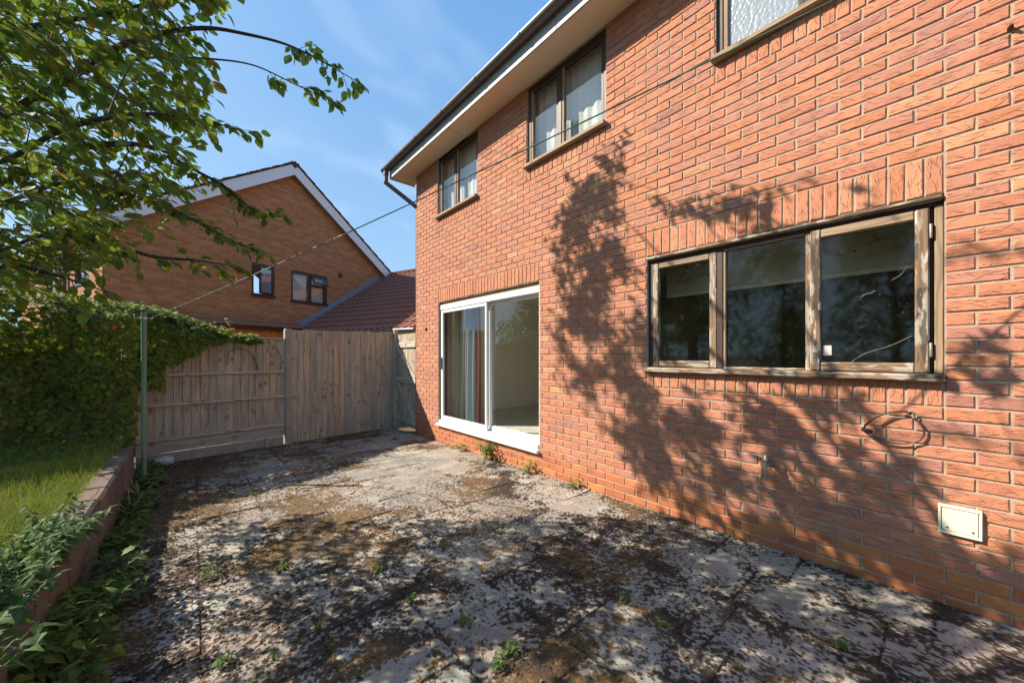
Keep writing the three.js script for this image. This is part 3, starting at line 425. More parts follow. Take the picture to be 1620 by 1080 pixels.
// how mossy a spot is: worn clean by the door and along the wall, thick in the middle and the foreground
function mossAt(x, s, fine = true) {
  const clean = Math.max(0.75 * sst(1.55, 2.15, x + 0.12 * (s - 4)) * sst(3.2, 4.1, s) * sst(7.2, 6.4, s), 0.42 * sst(2.5, 2.9, x)), b = fbm(x * 1.25 + 7, s * 1.25, 4, 51), m = fbm(x * 5.2, s * 5.2, 3, 55), j = joint(x, s);
  let d = 0.36 - clean * 0.36 + (b - 0.5) * 1.5 + (m - 0.5) * 0.95 + 0.3 * sst(0.45, -0.25, x + 0.25 * (fbm(x * 3, s * 2, 2, 52) - 0.5)) + 0.14 * Math.exp(-j / 0.03) + 0.2 * Math.exp(-j / 0.007);
  if (fine) d += (fbm(x * 15, s * 15, 2, 57) - 0.5) * 0.6 + (fbm(x * 60, s * 60, 3, 58) - 0.5) * 1.2;
  return d;
}
const dryAt = (x, s) => sst(0.46, 0.6, fbm(x * 1.9 + 3, s * 1.9 + 1, 3, 71) + 0.16 * sst(3.2, 5, s) + 0.03);
{
  const N = 2048, TW = PX1 - PX0, TH = PS1 - PS0, bump = new Uint8Array(N * N);
  const map = tex(N, N, (i, j) => {
    const x = PX0 + i / N * TW, s = PS0 + j / N * TH, d = mossAt(x, s), m = sst(0.2, 0.46, d), g = vn(x * 260, s * 260, 3), g2 = fbm(x * 60, s * 60, 2, 5), l = sst(0.58, 0.66, fbm(x * 8 + 2, s * 8, 4, 81)), bl = fbm(x * 2.2, s * 2.2, 3, 66), speck = sst(0.66, 0.72, vn(x * 75, s * 75, 13)) * sst(0.35, 0.6, fbm(x * 2.2, s * 2.2, 2, 62));
    let c = 0.28 * (0.72 + 0.3 * g + 0.3 * (g2 - 0.5) + 0.6 * (bl - 0.45)); const pink = sst(0.52, 0.66, fbm(x * 1.1 + 9, s * 1.1, 2, 44)) * 0.08;
    let r = c * (1.12 + pink * 0.6), gg = c * (1.0 - pink * 0.5), b = c * (0.83 - pink * 0.35);
    r = mix(r, 0.46, l * 0.35); gg = mix(gg, 0.44, l * 0.35); b = mix(b, 0.38, l * 0.35);
    r = mix(r, 0.035, speck * 0.85); gg = mix(gg, 0.03, speck * 0.85); b = mix(b, 0.026, speck * 0.85);
    const dry = dryAt(x, s) * (0.3 + 0.7 * vn(x * 40, s * 40, 21)), v = 0.55 + 0.9 * vn(x * 130, s * 130, 17);
    const mr = mix(0.045, 0.16, dry) * v, mg = mix(0.028, 0.092, dry) * v, mb = mix(0.016, 0.034, dry) * v;
    bump[j * N + i] = clamp(0.3 + 0.14 * g + 0.1 * g2 - 0.12 * speck + m * (0.22 + 0.3 * vn(x * 130, s * 130, 17))) * 255;
    return [mix(r, mr, m), mix(gg, mg, m), mix(b, mb, m)];
  }, true);
  const bt = tex(N, N, (i, j) => bump[j * N + i] / 255);
  for (const t of [map, bt]) { t.repeat.set(1 / TW, 1 / TH); t.wrapS = t.wrapT = THREE.ClampToEdgeWrapping; }
  const tones = [[1, 1, 1], [0.88, 0.88, 0.9], [1.08, 1.06, 1.02], [1.0, 0.93, 0.9], [0.95, 0.97, 0.97]].map((c) => std({ color: lin(...c), map, bumpMap: bt, bumpScale: 0.009, roughness: 0.96 }));
  const bed = part(patio, 'joint_bed', new THREE.PlaneGeometry(TW, TH).rotateX(-Math.PI / 2), tones[1]); { const u = bed.geometry.attributes.uv; for (let i = 0; i < u.count; i++) u.setXY(i, u.getX(i) * TW, u.getY(i) * TH); } bed.position.set((PX0 + PX1) / 2, -0.0055, -(PS0 + PS1) / 2);
  const r = rng(3);
  for (const w of slabRows) for (let k = 0; k + 1 < w.cuts.length; k++) {
    const s0 = w.cuts[k] + 0.003, s1 = w.cuts[k + 1] - 0.003, x0 = w.x0 + 0.003, x1 = w.x1 - 0.003, cx = (x0 + x1) / 2, cs = (s0 + s1) / 2, g = cbox(x1 - x0, 0.04, s1 - s0, 0.005, 2), p = g.attributes.position, u = g.attributes.uv;
    for (let i = 0; i < p.count; i++) u.setXY(i, cx + p.getX(i) - PX0, cs - p.getZ(i) - PS0);
    const o = part(patio, 'paving_slab', g, tones[Math.floor(r() * 5)]); o.position.set(cx, -0.02 + (r() - 0.5) * 0.007, -cs); o.rotation.set((r() - 0.5) * 0.012, (r() - 0.5) * 0.01, (r() - 0.5) * 0.012);
  }
}
function clumpGeo(seed) { const g = new THREE.IcosahedronGeometry(1, 1), p = g.attributes.position, r = rng(seed), h = {}; for (let i = 0; i < p.count; i++) { const k = [p.getX(i), p.getY(i), p.getZ(i)].map((v) => v.toFixed(3)).join(); const q = h[k] ??= 0.7 + 0.55 * r(); p.setXYZ(i, p.getX(i) * q, p.getY(i) * q * 0.42, p.getZ(i) * q); } g.computeVertexNormals(); return g; }
function scatter(name, geo, mat, list, parent = scene) { const m = new THREE.InstancedMesh(geo, mat, list.length); const q = new THREE.Object3D(); list.forEach((t, i) => { if (t.m) m.setMatrixAt(i, t.m); else { q.position.copy(t.p); q.rotation.set(...(t.r || [0, 0, 0])); const s = t.s; typeof s === 'number' ? q.scale.setScalar(s) : q.scale.set(...s); q.updateMatrix(); m.setMatrixAt(i, q.matrix); } m.setColorAt(i, t.c); }); m.name = parent === scene ? numbered(name) : name; m.userData.kind = 'stuff'; parent.add(m); return m; }
{
  const r = rng(8), list = []; let tries = 0;
  while (list.length < 15000 && tries++ < 260000) {
    const near = r(), x = rr(PX0, PX1, r), s = near < 0.7 ? rr(0, 4, r) : rr(4, 7.6, r); if (mossAt(x, s) < 0.4) continue;
    const k = rr(0.003, 0.0085, r) * (r() < 0.06 ? 1.7 : 1), dry = dryAt(x, s) * r(), v = rr(0.6, 1.5, r);
    list.push({ p: V(x, yard(s) + 0.001, -s), r: [0, r() * 6, 0], s: [k * rr(0.8, 1.5, r), k * rr(0.5, 0.9, r), k], c: lin(mix(0.035, 0.17, dry) * v, mix(0.024, 0.105, dry) * v, mix(0.014, 0.036, dry) * v) });
  }
  tag(scatter('moss', clumpGeo(4), std({ roughness: 1, color: 0xffffff }), list), 'dark brown and rusty moss cushions over the patio slabs', 'moss', null, 'stuff');
}

// ================================================================ LAWN behind a low retaining wall
const LAWN = 0.33;
{ const g = new THREE.PlaneGeometry(9, 9, 40, 40).rotateX(-Math.PI / 2), p = g.attributes.position; for (let i = 0; i < p.count; i++) p.setY(i, 0.05 * (fbm(p.getX(i) * 0.9 + 9, p.getZ(i) * 0.9 + 9, 3, 5) - 0.5)); g.computeVertexNormals(); const o = part(null, 'lawn', g, std({ color: lin(0.1, 0.075, 0.04), map: rep(gritMap, 9, 9), roughness: 1 })); o.position.set(-0.62 - 4.5, LAWN - 0.02, -3.4); o.userData = { kind: 'structure' }; }
{
  const t = thing('retaining_wall', 'low reddish-brown block wall holding up the lawn', 'wall'), r = rng(15), red = [[0.165, 0.115, 0.088], [0.185, 0.125, 0.094], [0.15, 0.11, 0.086]].map((c) => std({ color: lin(...c).multiplyScalar(1.3), map: gritMap, bumpMap: gritBump, bumpScale: 0.006, roughness: 0.95 }));
  let s = 6.03; let k = 0;
  while (s > -1.2) { const L = k % 3 === 1 ? 0.36 : 0.45, g = cbox(0.155, 0.5, L - 0.008, 0.018, 1, [r() * 3, r() * 3]), p = g.attributes.position; for (let i = 0; i < p.count; i++) p.setX(i, p.getX(i) + 0.008 * (fbm(p.getY(i) * 9, p.getZ(i) * 9 + k * 5, 2, 3) - 0.5)); const o = part(t, 'block', g, red[k % 3]); o.position.set(-0.585 + (r() - 0.5) * 0.012, 0.1 + (r() - 0.5) * 0.012, -(s - L / 2)); o.rotation.set((r() - 0.5) * 0.01, (r() - 0.5) * 0.02, (r() - 0.5) * 0.03); s -= L; k++; }
  for (let i = 0; i < 3; i++) { const o = part(t, 'block', cbox(0.8, 0.5, 0.15, 0.018, 1, [r() * 3, r() * 3]), red[i]); o.position.set(-1.07 - i * 0.81, 0.09, -5.95); }
}
// leaf shapes: midrib along +y from the stalk, a fold along it
function leafGeo(outline, fold = 0.25, curl = 0.2, stalk = 0.25) {  // outline: [t along, half width]
  const P = [], L = outline.length, pt = (i, sgn) => { const [t, w] = outline[i]; return [sgn * w * Math.cos(fold), t, w * Math.sin(fold) - curl * t * t]; }, mid = (i) => { const t = outline[i][0]; return [0, t, -curl * t * t]; };
  for (let i = 0; i + 1 < L; i++) for (const q of [-1, 1]) { const a = mid(i), b = pt(i, q), c = pt(i + 1, q), d = mid(i + 1); if (outline[i][1] > 0) P.push(...a, ...b, ...d); if (outline[i + 1][1] > 0) P.push(...b, ...c, ...d); }
  if (stalk) P.push(-0.012, -stalk, 0.02, 0.012, -stalk, 0.02, 0, 0.02, 0);
  return bufGeo(P, null, P.filter((_, i) => i % 3 < 2));
}
const ovate = leafGeo([[0, 0], [0.12, 0.2], [0.35, 0.33], [0.62, 0.29], [0.85, 0.14], [1, 0]], 0.28, 0.16), ovate2 = leafGeo([[0, 0], [0.15, 0.22], [0.42, 0.36], [0.7, 0.28], [1, 0]], 0.12, -0.12), pointed = leafGeo([[0, 0], [0.1, 0.24], [0.3, 0.3], [0.6, 0.17], [1, 0]], 0.3, 0.3);
const ivyLeaf = leafGeo([[0, 0], [-0.06, 0.22], [0.12, 0.5], [0.3, 0.3], [0.5, 0.36], [0.72, 0.16], [1, 0]], 0.1, 0.12), palm = leafGeo([[0, 0], [-0.12, 0.3], [0.1, 0.34], [0.22, 0.58], [0.4, 0.4], [0.6, 0.52], [0.72, 0.28], [1, 0]], 0.15, 0.25, 0.5);
const blade = leafGeo([[0, 0.035], [0.35, 0.035], [0.7, 0.022], [1, 0]], 0.35, 0.45, 0);
const green = (r, lo = 0, hi = 1) => { const t = mix(lo, hi, r()), y = r(); return lin(mix(0.095, 0.35, t), mix(0.165, 0.43, t), mix(0.025, 0.055, t) * (0.7 + 0.6 * y)); };
{
  const r = rng(9), list = [];
  for (let i = 0; i < 42000; i++) { const near = Math.pow(r(), 1.2), x = -0.64 - near * 2.4, s = rr(2.2, 6.5, r); const [px, , z] = proj(V(x, 0.4, -s)); if (z < 0.25 || px < -260) continue; const dead = r() < 0.2, long = fbm(x * 2, s * 2, 3, 9), h = rr(0.05, 0.12, r) * (0.6 + long * 1.1); list.push({ p: V(x, LAWN - 0.025 + 0.05 * (fbm((x + 5.12) * 0.9 + 9, (-s + 3.4) * 0.9 + 9, 3, 5) - 0.5), -s), r: [rr(-0.75, 0.75, r), r() * 6.28, rr(-0.5, 0.5, r)], s: [0.065, h, h], c: dead ? lin(0.42, 0.34, 0.15).multiplyScalar(rr(0.6, 1.1, r)) : green(r, 0.35, 1.1) }); }
  tag(scatter('grass', blade, leafMat(1, 1, 1, 0.35), list), 'tufty green lawn grass behind the low wall', 'grass', null, 'stuff');
}

// ================================================================ FENCES
function fencePanel(label, x0, s0, x1, s1, top0, top1, bottom, mode, seed) {
  const L = Math.hypot(x1 - x0, s1 - s0), t = thing('wooden_fence', label, 'fence', [x0, bottom, -s0], Math.atan2(s1 - s0, x1 - x0)), r = rng(seed), n = Math.round(L / 0.1);
  for (let i = 0; i < n; i++) { const a = i / n * L, h = mix(top0, top1, i / n) - bottom + (r() - 0.5) * 0.018, y0 = mode === 'rails' ? 0.16 : -0.06, g = cbox(L / n + 0.012, h - y0, 0.017, 0.003, 1, [r() * 7, r() * 7]), o = part(t, 'board', g, fenceTones[Math.floor(r() * 5)]); o.position.set(a + L / n / 2, (h + y0) / 2, -0.012); o.rotation.set((r() - 0.5) * 0.006, 0.1 + (r() - 0.5) * 0.03, (r() - 0.5) * 0.006); }
  if (mode === 'rails') {
    for (const y of [0.34, 0.82, 1.24]) { const o = part(t, 'rail', cbox(L - 0.02, 0.042, 0.035, 0.006, 0, [r() * 7, r() * 7]), fenceTones[2]); o.position.set(L / 2, y, 0.022); o.rotation.z = 0.004; }
    const cap = part(t, 'capping', cbox(L, 0.026, 0.06, 0.005, 0, [r(), r()]), fenceTones[0]); cap.position.set(L / 2, mix(top0, top1, 0.5) - bottom + 0.012, -0.005); cap.rotation.z = Math.atan2(top1 - top0, L);
    const gb = part(t, 'gravel_board', cbox(L - 0.02, 0.15, 0.024, 0.005, 0, [r(), r()]), fenceTones[4]); gb.position.set(L / 2, 0.235, 0.02); const gc = part(t, 'gravel_board', cbox(L - 0.04, 0.2, 0.045, 0.005, 0, [r(), r()]), M.concrete); gc.position.set(L / 2, 0.05, 0.026); const pg = part(t, 'peg', cbox(0.04, 0.2, 0.03, 0.005, 1, [r(), r()]), fenceTones[4]); pg.position.set(L - 0.27, 0.08, 0.065);
  }
  return t;
}
const BASE = -0.12;
fencePanel('slatted timber fence panel with three rails between ivy and concrete post', -0.6, 7.04, 1.17, 7.32, 1.64, 1.66, BASE, 'rails', 2);
fencePanel('tall close-boarded fence between concrete post and gate', 1.29, 7.36, 3.2, 7.5, 1.83, 1.88, BASE, 'plain', 3);
fencePanel('timber fence panel buried under the ivy', -5.6, 6.2, -0.72, 7.01, 1.66, 1.66, 0.2, 'rails', 4);
function post(x, s, top, label) { const o = thing('fence_post', label, 'fence post', [x, -0.2, -s], 0.16), g = part(o, 'shaft', cbox(0.105, top + 0.2, 0.105, 0.012, 1, [x, s]), M.concrete); g.position.y = (top + 0.2) / 2; const c = part(o, 'cap', cbox(0.09, 0.03, 0.09, 0.012, 1, [x, s]), M.concrete); c.position.y = top + 0.205; }
post(1.23, 7.34, 1.83, 'weathered concrete fence post where the two fences meet'); post(-0.66, 7.03, 1.66, 'concrete fence post beside the ivy');
{
  const g = thing('garden_gate', 'ledged timber gate with diagonal braces beside the house corner', 'gate', [WALL + 0.02, -0.1, -6.54], Math.PI / 2), r = rng(22), W = 0.9, Hh = 1.9;
  for (let i = 0; i < 11; i++) { const o = part(g, 'board', cbox(W / 11 - 0.006, Hh + (r() - 0.5) * 0.02 - 0.06, 0.018, 0.003, 1, [r() * 5, r() * 5]), fenceTones[Math.floor(r() * 5)]); o.position.set((i + 0.5) * W / 11, Hh / 2 + 0.05, 0.03); }
  for (const y of [0.2, 1.0, 1.7]) { const o = part(g, 'ledge', cbox(W, 0.11, 0.03, 0.005, 0, [r() * 5, r() * 5]), fenceTones[2]); o.position.set(W / 2, y, 0.005); }
  for (const [ya, yb] of [[0.25, 0.95], [1.05, 1.66]]) { const o = part(g, 'brace', cbox(Math.hypot(W - 0.06, yb - ya), 0.085, 0.028, 0.005, 0, [r() * 5, r() * 5]), fenceTones[2]); o.position.set(W / 2, (ya + yb) / 2, 0.003); o.rotation.z = Math.atan2(yb - ya, W - 0.06); }
  const p = thing('gate_post', 'square timber gate post at the fence corner', 'gate post', [WALL + 0.03, -0.15, -7.49], Math.PI / 2); const o = part(p, 'shaft', cbox(0.085, 2.08, 0.085, 0.006, 1, [2, 1]), fenceTones[2]); o.position.y = 1.04; const q = part(p, 'stop', cbox(0.02, 1.9, 0.03, 0.003, 1, [1, 1]), fenceTones[0]); q.position.set(-0.055, 1.0, 0.03);
}

// ================================================================ WASHING-LINE POST AND LINE
{
  const t = thing('clothes_post', 'green metal washing-line post in front of the fence', 'post', [-0.43, -0.1, -6.0]), gm = new THREE.MeshPhysicalMaterial({ color: lin(0.15, 0.26, 0.16), roughness: 0.5, bumpMap: gritBump, bumpScale: 0.0006 });
  part(t, 'shaft', lathe([[0.0001, 0], [0.024, 0], [0.024, 1.99], [0.0001, 1.99]], 20), gm); part(t, 'cap', lathe([[0.0001, 1.99], [0.026, 1.985], [0.026, 2.015], [0.02, 2.022], [0.0001, 2.022]], 18), M.gutter);
  part(t, 'collar', lathe([[0.025, 1.90], [0.031, 1.9], [0.031, 1.925], [0.025, 1.925]], 18), M.steel); for (const a of [0.2, 3.3]) part(t, 'hook', tube([V(0.028 * Math.cos(a), 1.912, 0.028 * Math.sin(a)), V(0.07 * Math.cos(a), 1.915, 0.07 * Math.sin(a)), V(0.085 * Math.cos(a), 1.935, 0.085 * Math.sin(a)), V(0.075 * Math.cos(a), 1.95, 0.075 * Math.sin(a))], 0.004, 0.003, 6, 10), M.steel);
  const a = V(-0.36, 1.825, -5.985), b = H(-1.6, 3.54, -0.03), pts = []; for (let i = 0; i <= 24; i++) { const k = i / 24, p = a.clone().lerp(b, k); p.y -= 0.1 * 4 * k * (1 - k) * 0.9; pts.push(p); }
  const l = thing('washing_line', 'thin green washing line strung from the post to the house wall', 'washing line'); part(l, 'cord', tube(pts, 0.0046, 0.0046, 6, 60), new THREE.MeshPhysicalMaterial({ color: lin(0.09, 0.17, 0.09), roughness: 0.45 }));
  const ho = part(l, 'eye', new THREE.TorusGeometry(0.018, 0.004, 6, 14), M.steel); ho.position.copy(H(-1.6, 3.54, -0.014)); for (const k of [0.06, 0.115, 0.46]) { const kn = part(l, 'knot', new THREE.IcosahedronGeometry(0.009, 1), std({ color: lin(0.6, 0.58, 0.5) })); const q = a.clone().lerp(b, k); q.y -= 0.1 * 4 * k * (1 - k) * 0.9; kn.position.copy(q); }
}
{ // scrap of plastic by the fence
  const g = new THREE.IcosahedronGeometry(0.085, 4), p = g.attributes.position; for (let i = 0; i < p.count; i++) { const x = p.getX(i), y = p.getY(i), z = p.getZ(i), q = 0.75 + 0.9 * (Math.abs(fbm(x * 30 + 4, y * 30 + z * 22, 3, 8) - 0.5) + 0.15); p.setXYZ(i, x * q * 1.2, y * q * 0.75, z * q); } g.computeVertexNormals(); const o = part(null, 'plastic_bag', g, new THREE.MeshPhysicalMaterial({ color: lin(0.6, 0.64, 0.7), roughness: 0.35, transmission: 0.2, thickness: 0 })); o.position.set(-0.3, -0.02, -6.8); tag(o, 'crumpled pale plastic bag at the foot of the fence', 'plastic bag');
}

// ================================================================ NEIGHBOUR (local frame: x along the gable, z towards us)
{
  const TURN = Math.atan2(0.343, 0.939), nh = thing('neighbour_house', 'brown brick gabled house with white bargeboards behind the fence', 'house', [2.4, 0, -13.75], TURN);
  const HW = 4.2, RID = 7.42, EAV = 4.5, PIT = Math.atan2(RID - EAV, HW), D = 8;
  const sh = new THREE.Shape([[-HW, -0.3], [HW, -0.3], [HW, EAV], [0, RID], [-HW, EAV]].map(([a, b]) => new THREE.Vector2(a, b)));
  for (const [a, b, c, d] of [[-1.15, -0.51, 3.17, 4.15], [0, 1.26, 3.14, 4.17]]) sh.holes.push(new THREE.Path([[a, c], [a, d], [b, d], [b, c]].map(([x, y]) => new THREE.Vector2(x, y))));
  const g = new THREE.ExtrudeGeometry(sh, { depth: 0.25, bevelEnabled: false }); g.translate(0, 0, -0.25); part(nh, 'wall', g, M.farBrick);
  const sideShape = new THREE.Shape([[0.252, -0.3], [D, -0.3], [D, EAV], [0.252, EAV]].map(([a, b]) => new THREE.Vector2(a, b)));
  const sideWins = [[1.0, 2.1, 3.1, 4.25], [3.6, 4.8, 3.1, 4.25]]; for (const [a, b, c, d] of sideWins) sideShape.holes.push(new THREE.Path([[a, c], [a, d], [b, d], [b, c]].map(([x, y]) => new THREE.Vector2(x, y))));
  const sg = new THREE.ExtrudeGeometry(sideShape, { depth: 0.25, bevelEnabled: false }); sg.rotateY(Math.PI / 2); sg.translate(-HW, 0, 0); part(nh, 'wall', sg, M.farBrick);
  bar(nh, 'wall', M.farBrick, HW - 0.25, HW, -0.3, EAV, -D, -0.252, 1); bar(nh, 'wall', M.farBrick, -HW, HW, -0.3, EAV, -D - 0.25, -D - 0.002, 1); bar(nh, 'floor', M.tan, -HW + 0.3, HW - 0.3, 2.6, 2.7, -D, -0.3, 0);
  // roof: two tiled slopes, ridge tiles, white bargeboards with brown soffit strip
  const roof = sub(nh, 'roof'), SL = (HW + 0.35) / Math.cos(PIT);
  for (const q of [-1, 1]) {
    const t = tileSheet(D + 0.6, SL, PIT); const slope = stuff(part(roof, 'roof_tiles', t, M.tileDark)); slope.rotation.y = q > 0 ? -Math.PI / 2 : Math.PI / 2;
    const yE = RID + 0.14 - Math.sin(PIT) * SL; slope.position.set(q * Math.cos(PIT) * SL, yE, q > 0 ? -D - 0.38 : 0.22);
    const deck = part(roof, 'deck', cbox(SL, 0.05, D + 0.5, 0.004, 0), M.tileDark); deck.position.set(q * Math.cos(PIT) * SL / 2, RID + 0.1 - Math.sin(PIT) * SL / 2, -D / 2 - 0.05); deck.rotation.z = -q * PIT;
    const bb = part(nh, 'bargeboard', cbox(SL + 0.02, 0.3, 0.025, 0.004, 0), M.white); bb.position.set(q * Math.cos(PIT) * SL / 2, RID - 0.06 - Math.sin(PIT) * SL / 2, 0.2 + q * 0.0015); bb.rotation.z = -q * PIT;
    const ss = part(nh, 'verge_soffit', cbox(SL - 0.05, 0.015, 0.18, 0.003, 0), M.tan); ss.position.set(q * Math.cos(PIT) * SL / 2, RID - 0.215 - Math.sin(PIT) * SL / 2, 0.092); ss.rotation.z = -q * PIT;
    const vt = []; const nT = 14; for (let i = 0; i < nT; i++) { const c = cbox(SL / nT + 0.05, 0.035, 0.07, 0.006, 0, [i, 0]); const m = new THREE.Matrix4().makeRotationZ(-q * (PIT - 0.06)); m.setPosition(q * Math.cos(PIT) * SL * (i + 0.5) / nT, RID + 0.17 - Math.sin(PIT) * SL * (i + 0.5) / nT, 0.215); c.applyMatrix4(m); vt.push(c); } part(roof, 'verge_tiles', mergeGeometries(vt), M.tileDark);
  }
  for (let i = 0; i < 18; i++) { const o = part(roof, 'ridge_tile', new THREE.CylinderGeometry(0.13, 0.13, 0.455, 12, 1, false, -Math.PI / 2, Math.PI).rotateX(Math.PI / 2).rotateZ(Math.PI / 2 * 0), M.tileDark); o.geometry.rotateZ(0); o.position.set(0, RID + 0.14, 0.03 - i * 0.46); o.rotation.z = 0; }
  const glassN = M.glass;
  { // narrow casement standing slightly open
    const w = sub(nh, 'window', 'narrow brown window with an open casement'), a = -1.15, b = -0.51, c = 3.17, d = 4.15, B = M.brownFrame;
    bar(w, 'frame', B, a, b, d - 0.06, d, -0.1, -0.02, 0); bar(w, 'frame', B, a - 0.02, b + 0.02, c - 0.02, c + 0.06, -0.1, 0.03, 0); bar(w, 'frame', B, a, a + 0.06, c + 0.061, d - 0.061, -0.1, -0.02, 1); bar(w, 'frame', B, b - 0.06, b, c + 0.061, d - 0.061, -0.1, -0.02, 1);
    const k = sub(w, 'casement'); k.position.set(b - 0.06, 0, -0.012); k.rotation.y = 0.35; const W = 0.5, t = 0.06; bar(k, 'stile', B, -W, -W + t, c + 0.07, d - 0.07, 0, 0.04, 1); bar(k, 'stile', B, -t, 0, c + 0.07, d - 0.07, 0, 0.04, 1); bar(k, 'rail', B, -W + t, -t, c + 0.07, c + 0.07 + t, 0.001, 0.039, 0); bar(k, 'rail', B, -W + t, -t, d - 0.07 - t, d - 0.07, 0.001, 0.039, 0); bar(k, 'pane', new THREE.MeshPhysicalMaterial({ color: lin(0.2, 0.22, 0.23), roughness: 0.02, metalness: 0.0, ior: 1.9, specularIntensity: 1, clearcoat: 1, clearcoatRoughness: 0.02 }), -W + t - 0.004, -t + 0.004, c + 0.066 + t, d - 0.066 - t, 0.015, 0.022, 1, 0.001);
  }
  {
    const w = sub(nh, 'window', 'brown two-light window with cream blinds and open top vent'), a = 0, b = 1.26, c = 3.14, d = 4.17, m = 0.66, B = M.brownFrame;
    bar(w, 'frame', B, a, b, d - 0.07, d, -0.1, -0.02, 0); bar(w, 'frame', B, a - 0.02, b + 0.02, c - 0.02, c + 0.07, -0.1, 0.03, 0); bar(w, 'frame', B, a, a + 0.07, c + 0.071, d - 0.071, -0.1, -0.02, 1); bar(w, 'frame', B, b - 0.07, b, c + 0.071, d - 0.071, -0.1, -0.02, 1); bar(w, 'mullion', B, m - 0.04, m + 0.04, c + 0.071, d - 0.071, -0.1, -0.018, 1); bar(w, 'transom', B, m + 0.041, b - 0.071, 3.74, 3.81, -0.1, -0.019, 0);
    bar(w, 'pane', glassN, a + 0.068, m - 0.038, c + 0.068, d - 0.068, -0.07, -0.066, 1, 0.001); bar(w, 'pane', glassN, m + 0.038, b - 0.068, c + 0.068, 3.742, -0.07, -0.066, 1, 0.001);
    const k = sub(w, 'vent_sash'); k.position.set(0, d - 0.075, -0.015); k.rotation.x = -0.5; const x0 = m + 0.03, x1 = b - 0.05, hh = 0.32, t = 0.05; bar(k, 'rail', B, x0, x1, -t, 0, 0, 0.035, 0); bar(k, 'rail', B, x0, x1, -hh, -hh + t, 0, 0.035, 0); bar(k, 'stile', B, x0, x0 + t, -hh + t, -t, 0.001, 0.034, 1); bar(k, 'stile', B, x1 - t, x1, -hh + t, -t, 0.001, 0.034, 1); bar(k, 'pane', glassN, x0 + t - 0.004, x1 - t + 0.004, -hh + t - 0.004, -t + 0.004, 0.015, 0.02, 0, 0.001);
    for (let i = 0; i < 12; i++) { const o = bar(w, 'blind_slat', M.blind, a + 0.075 + i * 0.0435, a + 0.075 + i * 0.0435 + 0.046, c + 0.08, d - 0.1, -0.16, -0.157, 1, 0.001); o.rotation.y = 0.16; }
    for (let i = 0; i < 12; i++) { const o = bar(w, 'blind_slat', M.blind, m + 0.045 + i * 0.041, m + 0.045 + i * 0.041 + 0.044, c + 0.08, d - 0.1, -0.16, -0.157, 1, 0.001); o.rotation.y = 0.16; }
  }
  for (const [a, b, c, d] of sideWins) { const w = sub(nh, 'window'), B = M.brownFrame; const f = (n, mm, z0, z1, y0, y1, x0, x1) => bar(w, n, mm, x0, x1, y0, y1, -z1, -z0); f('frame', B, a, b, d - 0.07, d, -HW + 0.02, -HW + 0.1); f('frame', B, a, b, c, c + 0.07, -HW - 0.02, -HW + 0.1); f('frame', B, a, a + 0.07, c + 0.071, d - 0.071, -HW + 0.02, -HW + 0.1); f('frame', B, b - 0.07, b, c + 0.071, d - 0.071, -HW + 0.02, -HW + 0.1); f('mullion', M.white, (a + b) / 2 - 0.03, (a + b) / 2 + 0.03, c + 0.071, d - 0.071, -HW + 0.03, -HW + 0.09); f('pane', M.glass, a + 0.068, b - 0.068, c + 0.068, d - 0.068, -HW + 0.055, -HW + 0.06); f('blind', M.blind, a + 0.02, b - 0.02, c + 0.03, d - 0.02, -HW + 0.3, -HW + 0.31); }
  bar(nh, 'eaves_fascia', M.white, -HW - 0.36, -HW - 0.335, EAV - 0.32, EAV - 0.1, -D, 0.19, 2); bar(nh, 'eaves_soffit', M.soffit, -HW - 0.334, -HW - 0.002, EAV - 0.3, EAV - 0.285, -D, 0.18, 2);
  bar(nh, 'air_brick', M.stain, 1.7, 1.86, 4.23, 4.4, -0.02, 0.014, 1); for (let i = 0; i < 3; i++) bar(nh, 'air_brick_slot', M.rubber, 1.72 + i * 0.045, 1.75 + i * 0.045, 4.25, 4.38, 0.0142, 0.0165, 1, 0.0005);
  bar(nh, 'drainpipe', M.gutter, -HW - 0.09, -HW - 0.02, -0.2, EAV - 0.3, -2.75, -2.68, 1);

  // low extension along the foot of the gable, with a brown gutter
  const ex = thing('brick_extension', 'low brown-guttered extension along the foot of the gable', 'extension', [2.4, 0, -13.75], TURN); const obr = std({ map: farBrickMap, bumpMap: farBrickBump, bumpScale: 0.006, color: lin(1.25, 1.0, 0.6) });
  bar(ex, 'wall', obr, -4.9, -0.2, -0.3, 2.12, 0.02, 0.6, 0); bar(ex, 'fascia', M.brownFrame, -5.0, -0.12, 2.12, 2.3, 0.02, 0.72, 0); bar(ex, 'flat_roof', M.gutter, -5.02, -0.1, 2.302, 2.36, 0.01, 0.74, 0);
  part(ex, 'gutter', new THREE.CylinderGeometry(0.055, 0.055, 4.9, 12).rotateZ(Math.PI / 2).translate(-2.57, 2.255, 0.79), std({ color: lin(0.22, 0.11, 0.06), roughness: 0.35 }));

  // garage with its tiled slope rising to the right, leadwork against the gable
  const gr = thing('tiled_garage', 'single-storey garage with dark red pantile roof against the gable', 'garage', [2.4, 0, -13.75], TURN), GP = Math.atan(0.664), GS = 4.85, GL = 5.35;
  const gt = tileSheet(GL, GS, GP, 0.33, 0.24, 0.034); const o = stuff(part(gr, 'roof_tiles', gt, M.tileRed)); o.rotation.y = Math.PI / 2; o.position.set(0.0, 2.1, GL + 0.02);
  const dk = part(gr, 'deck', cbox(GS, 0.05, GL - 0.02, 0.004, 0), M.tan); dk.position.set(Math.cos(GP) * GS / 2, 2.07 + Math.sin(GP) * GS / 2, GL / 2 + 0.02); dk.rotation.z = GP;
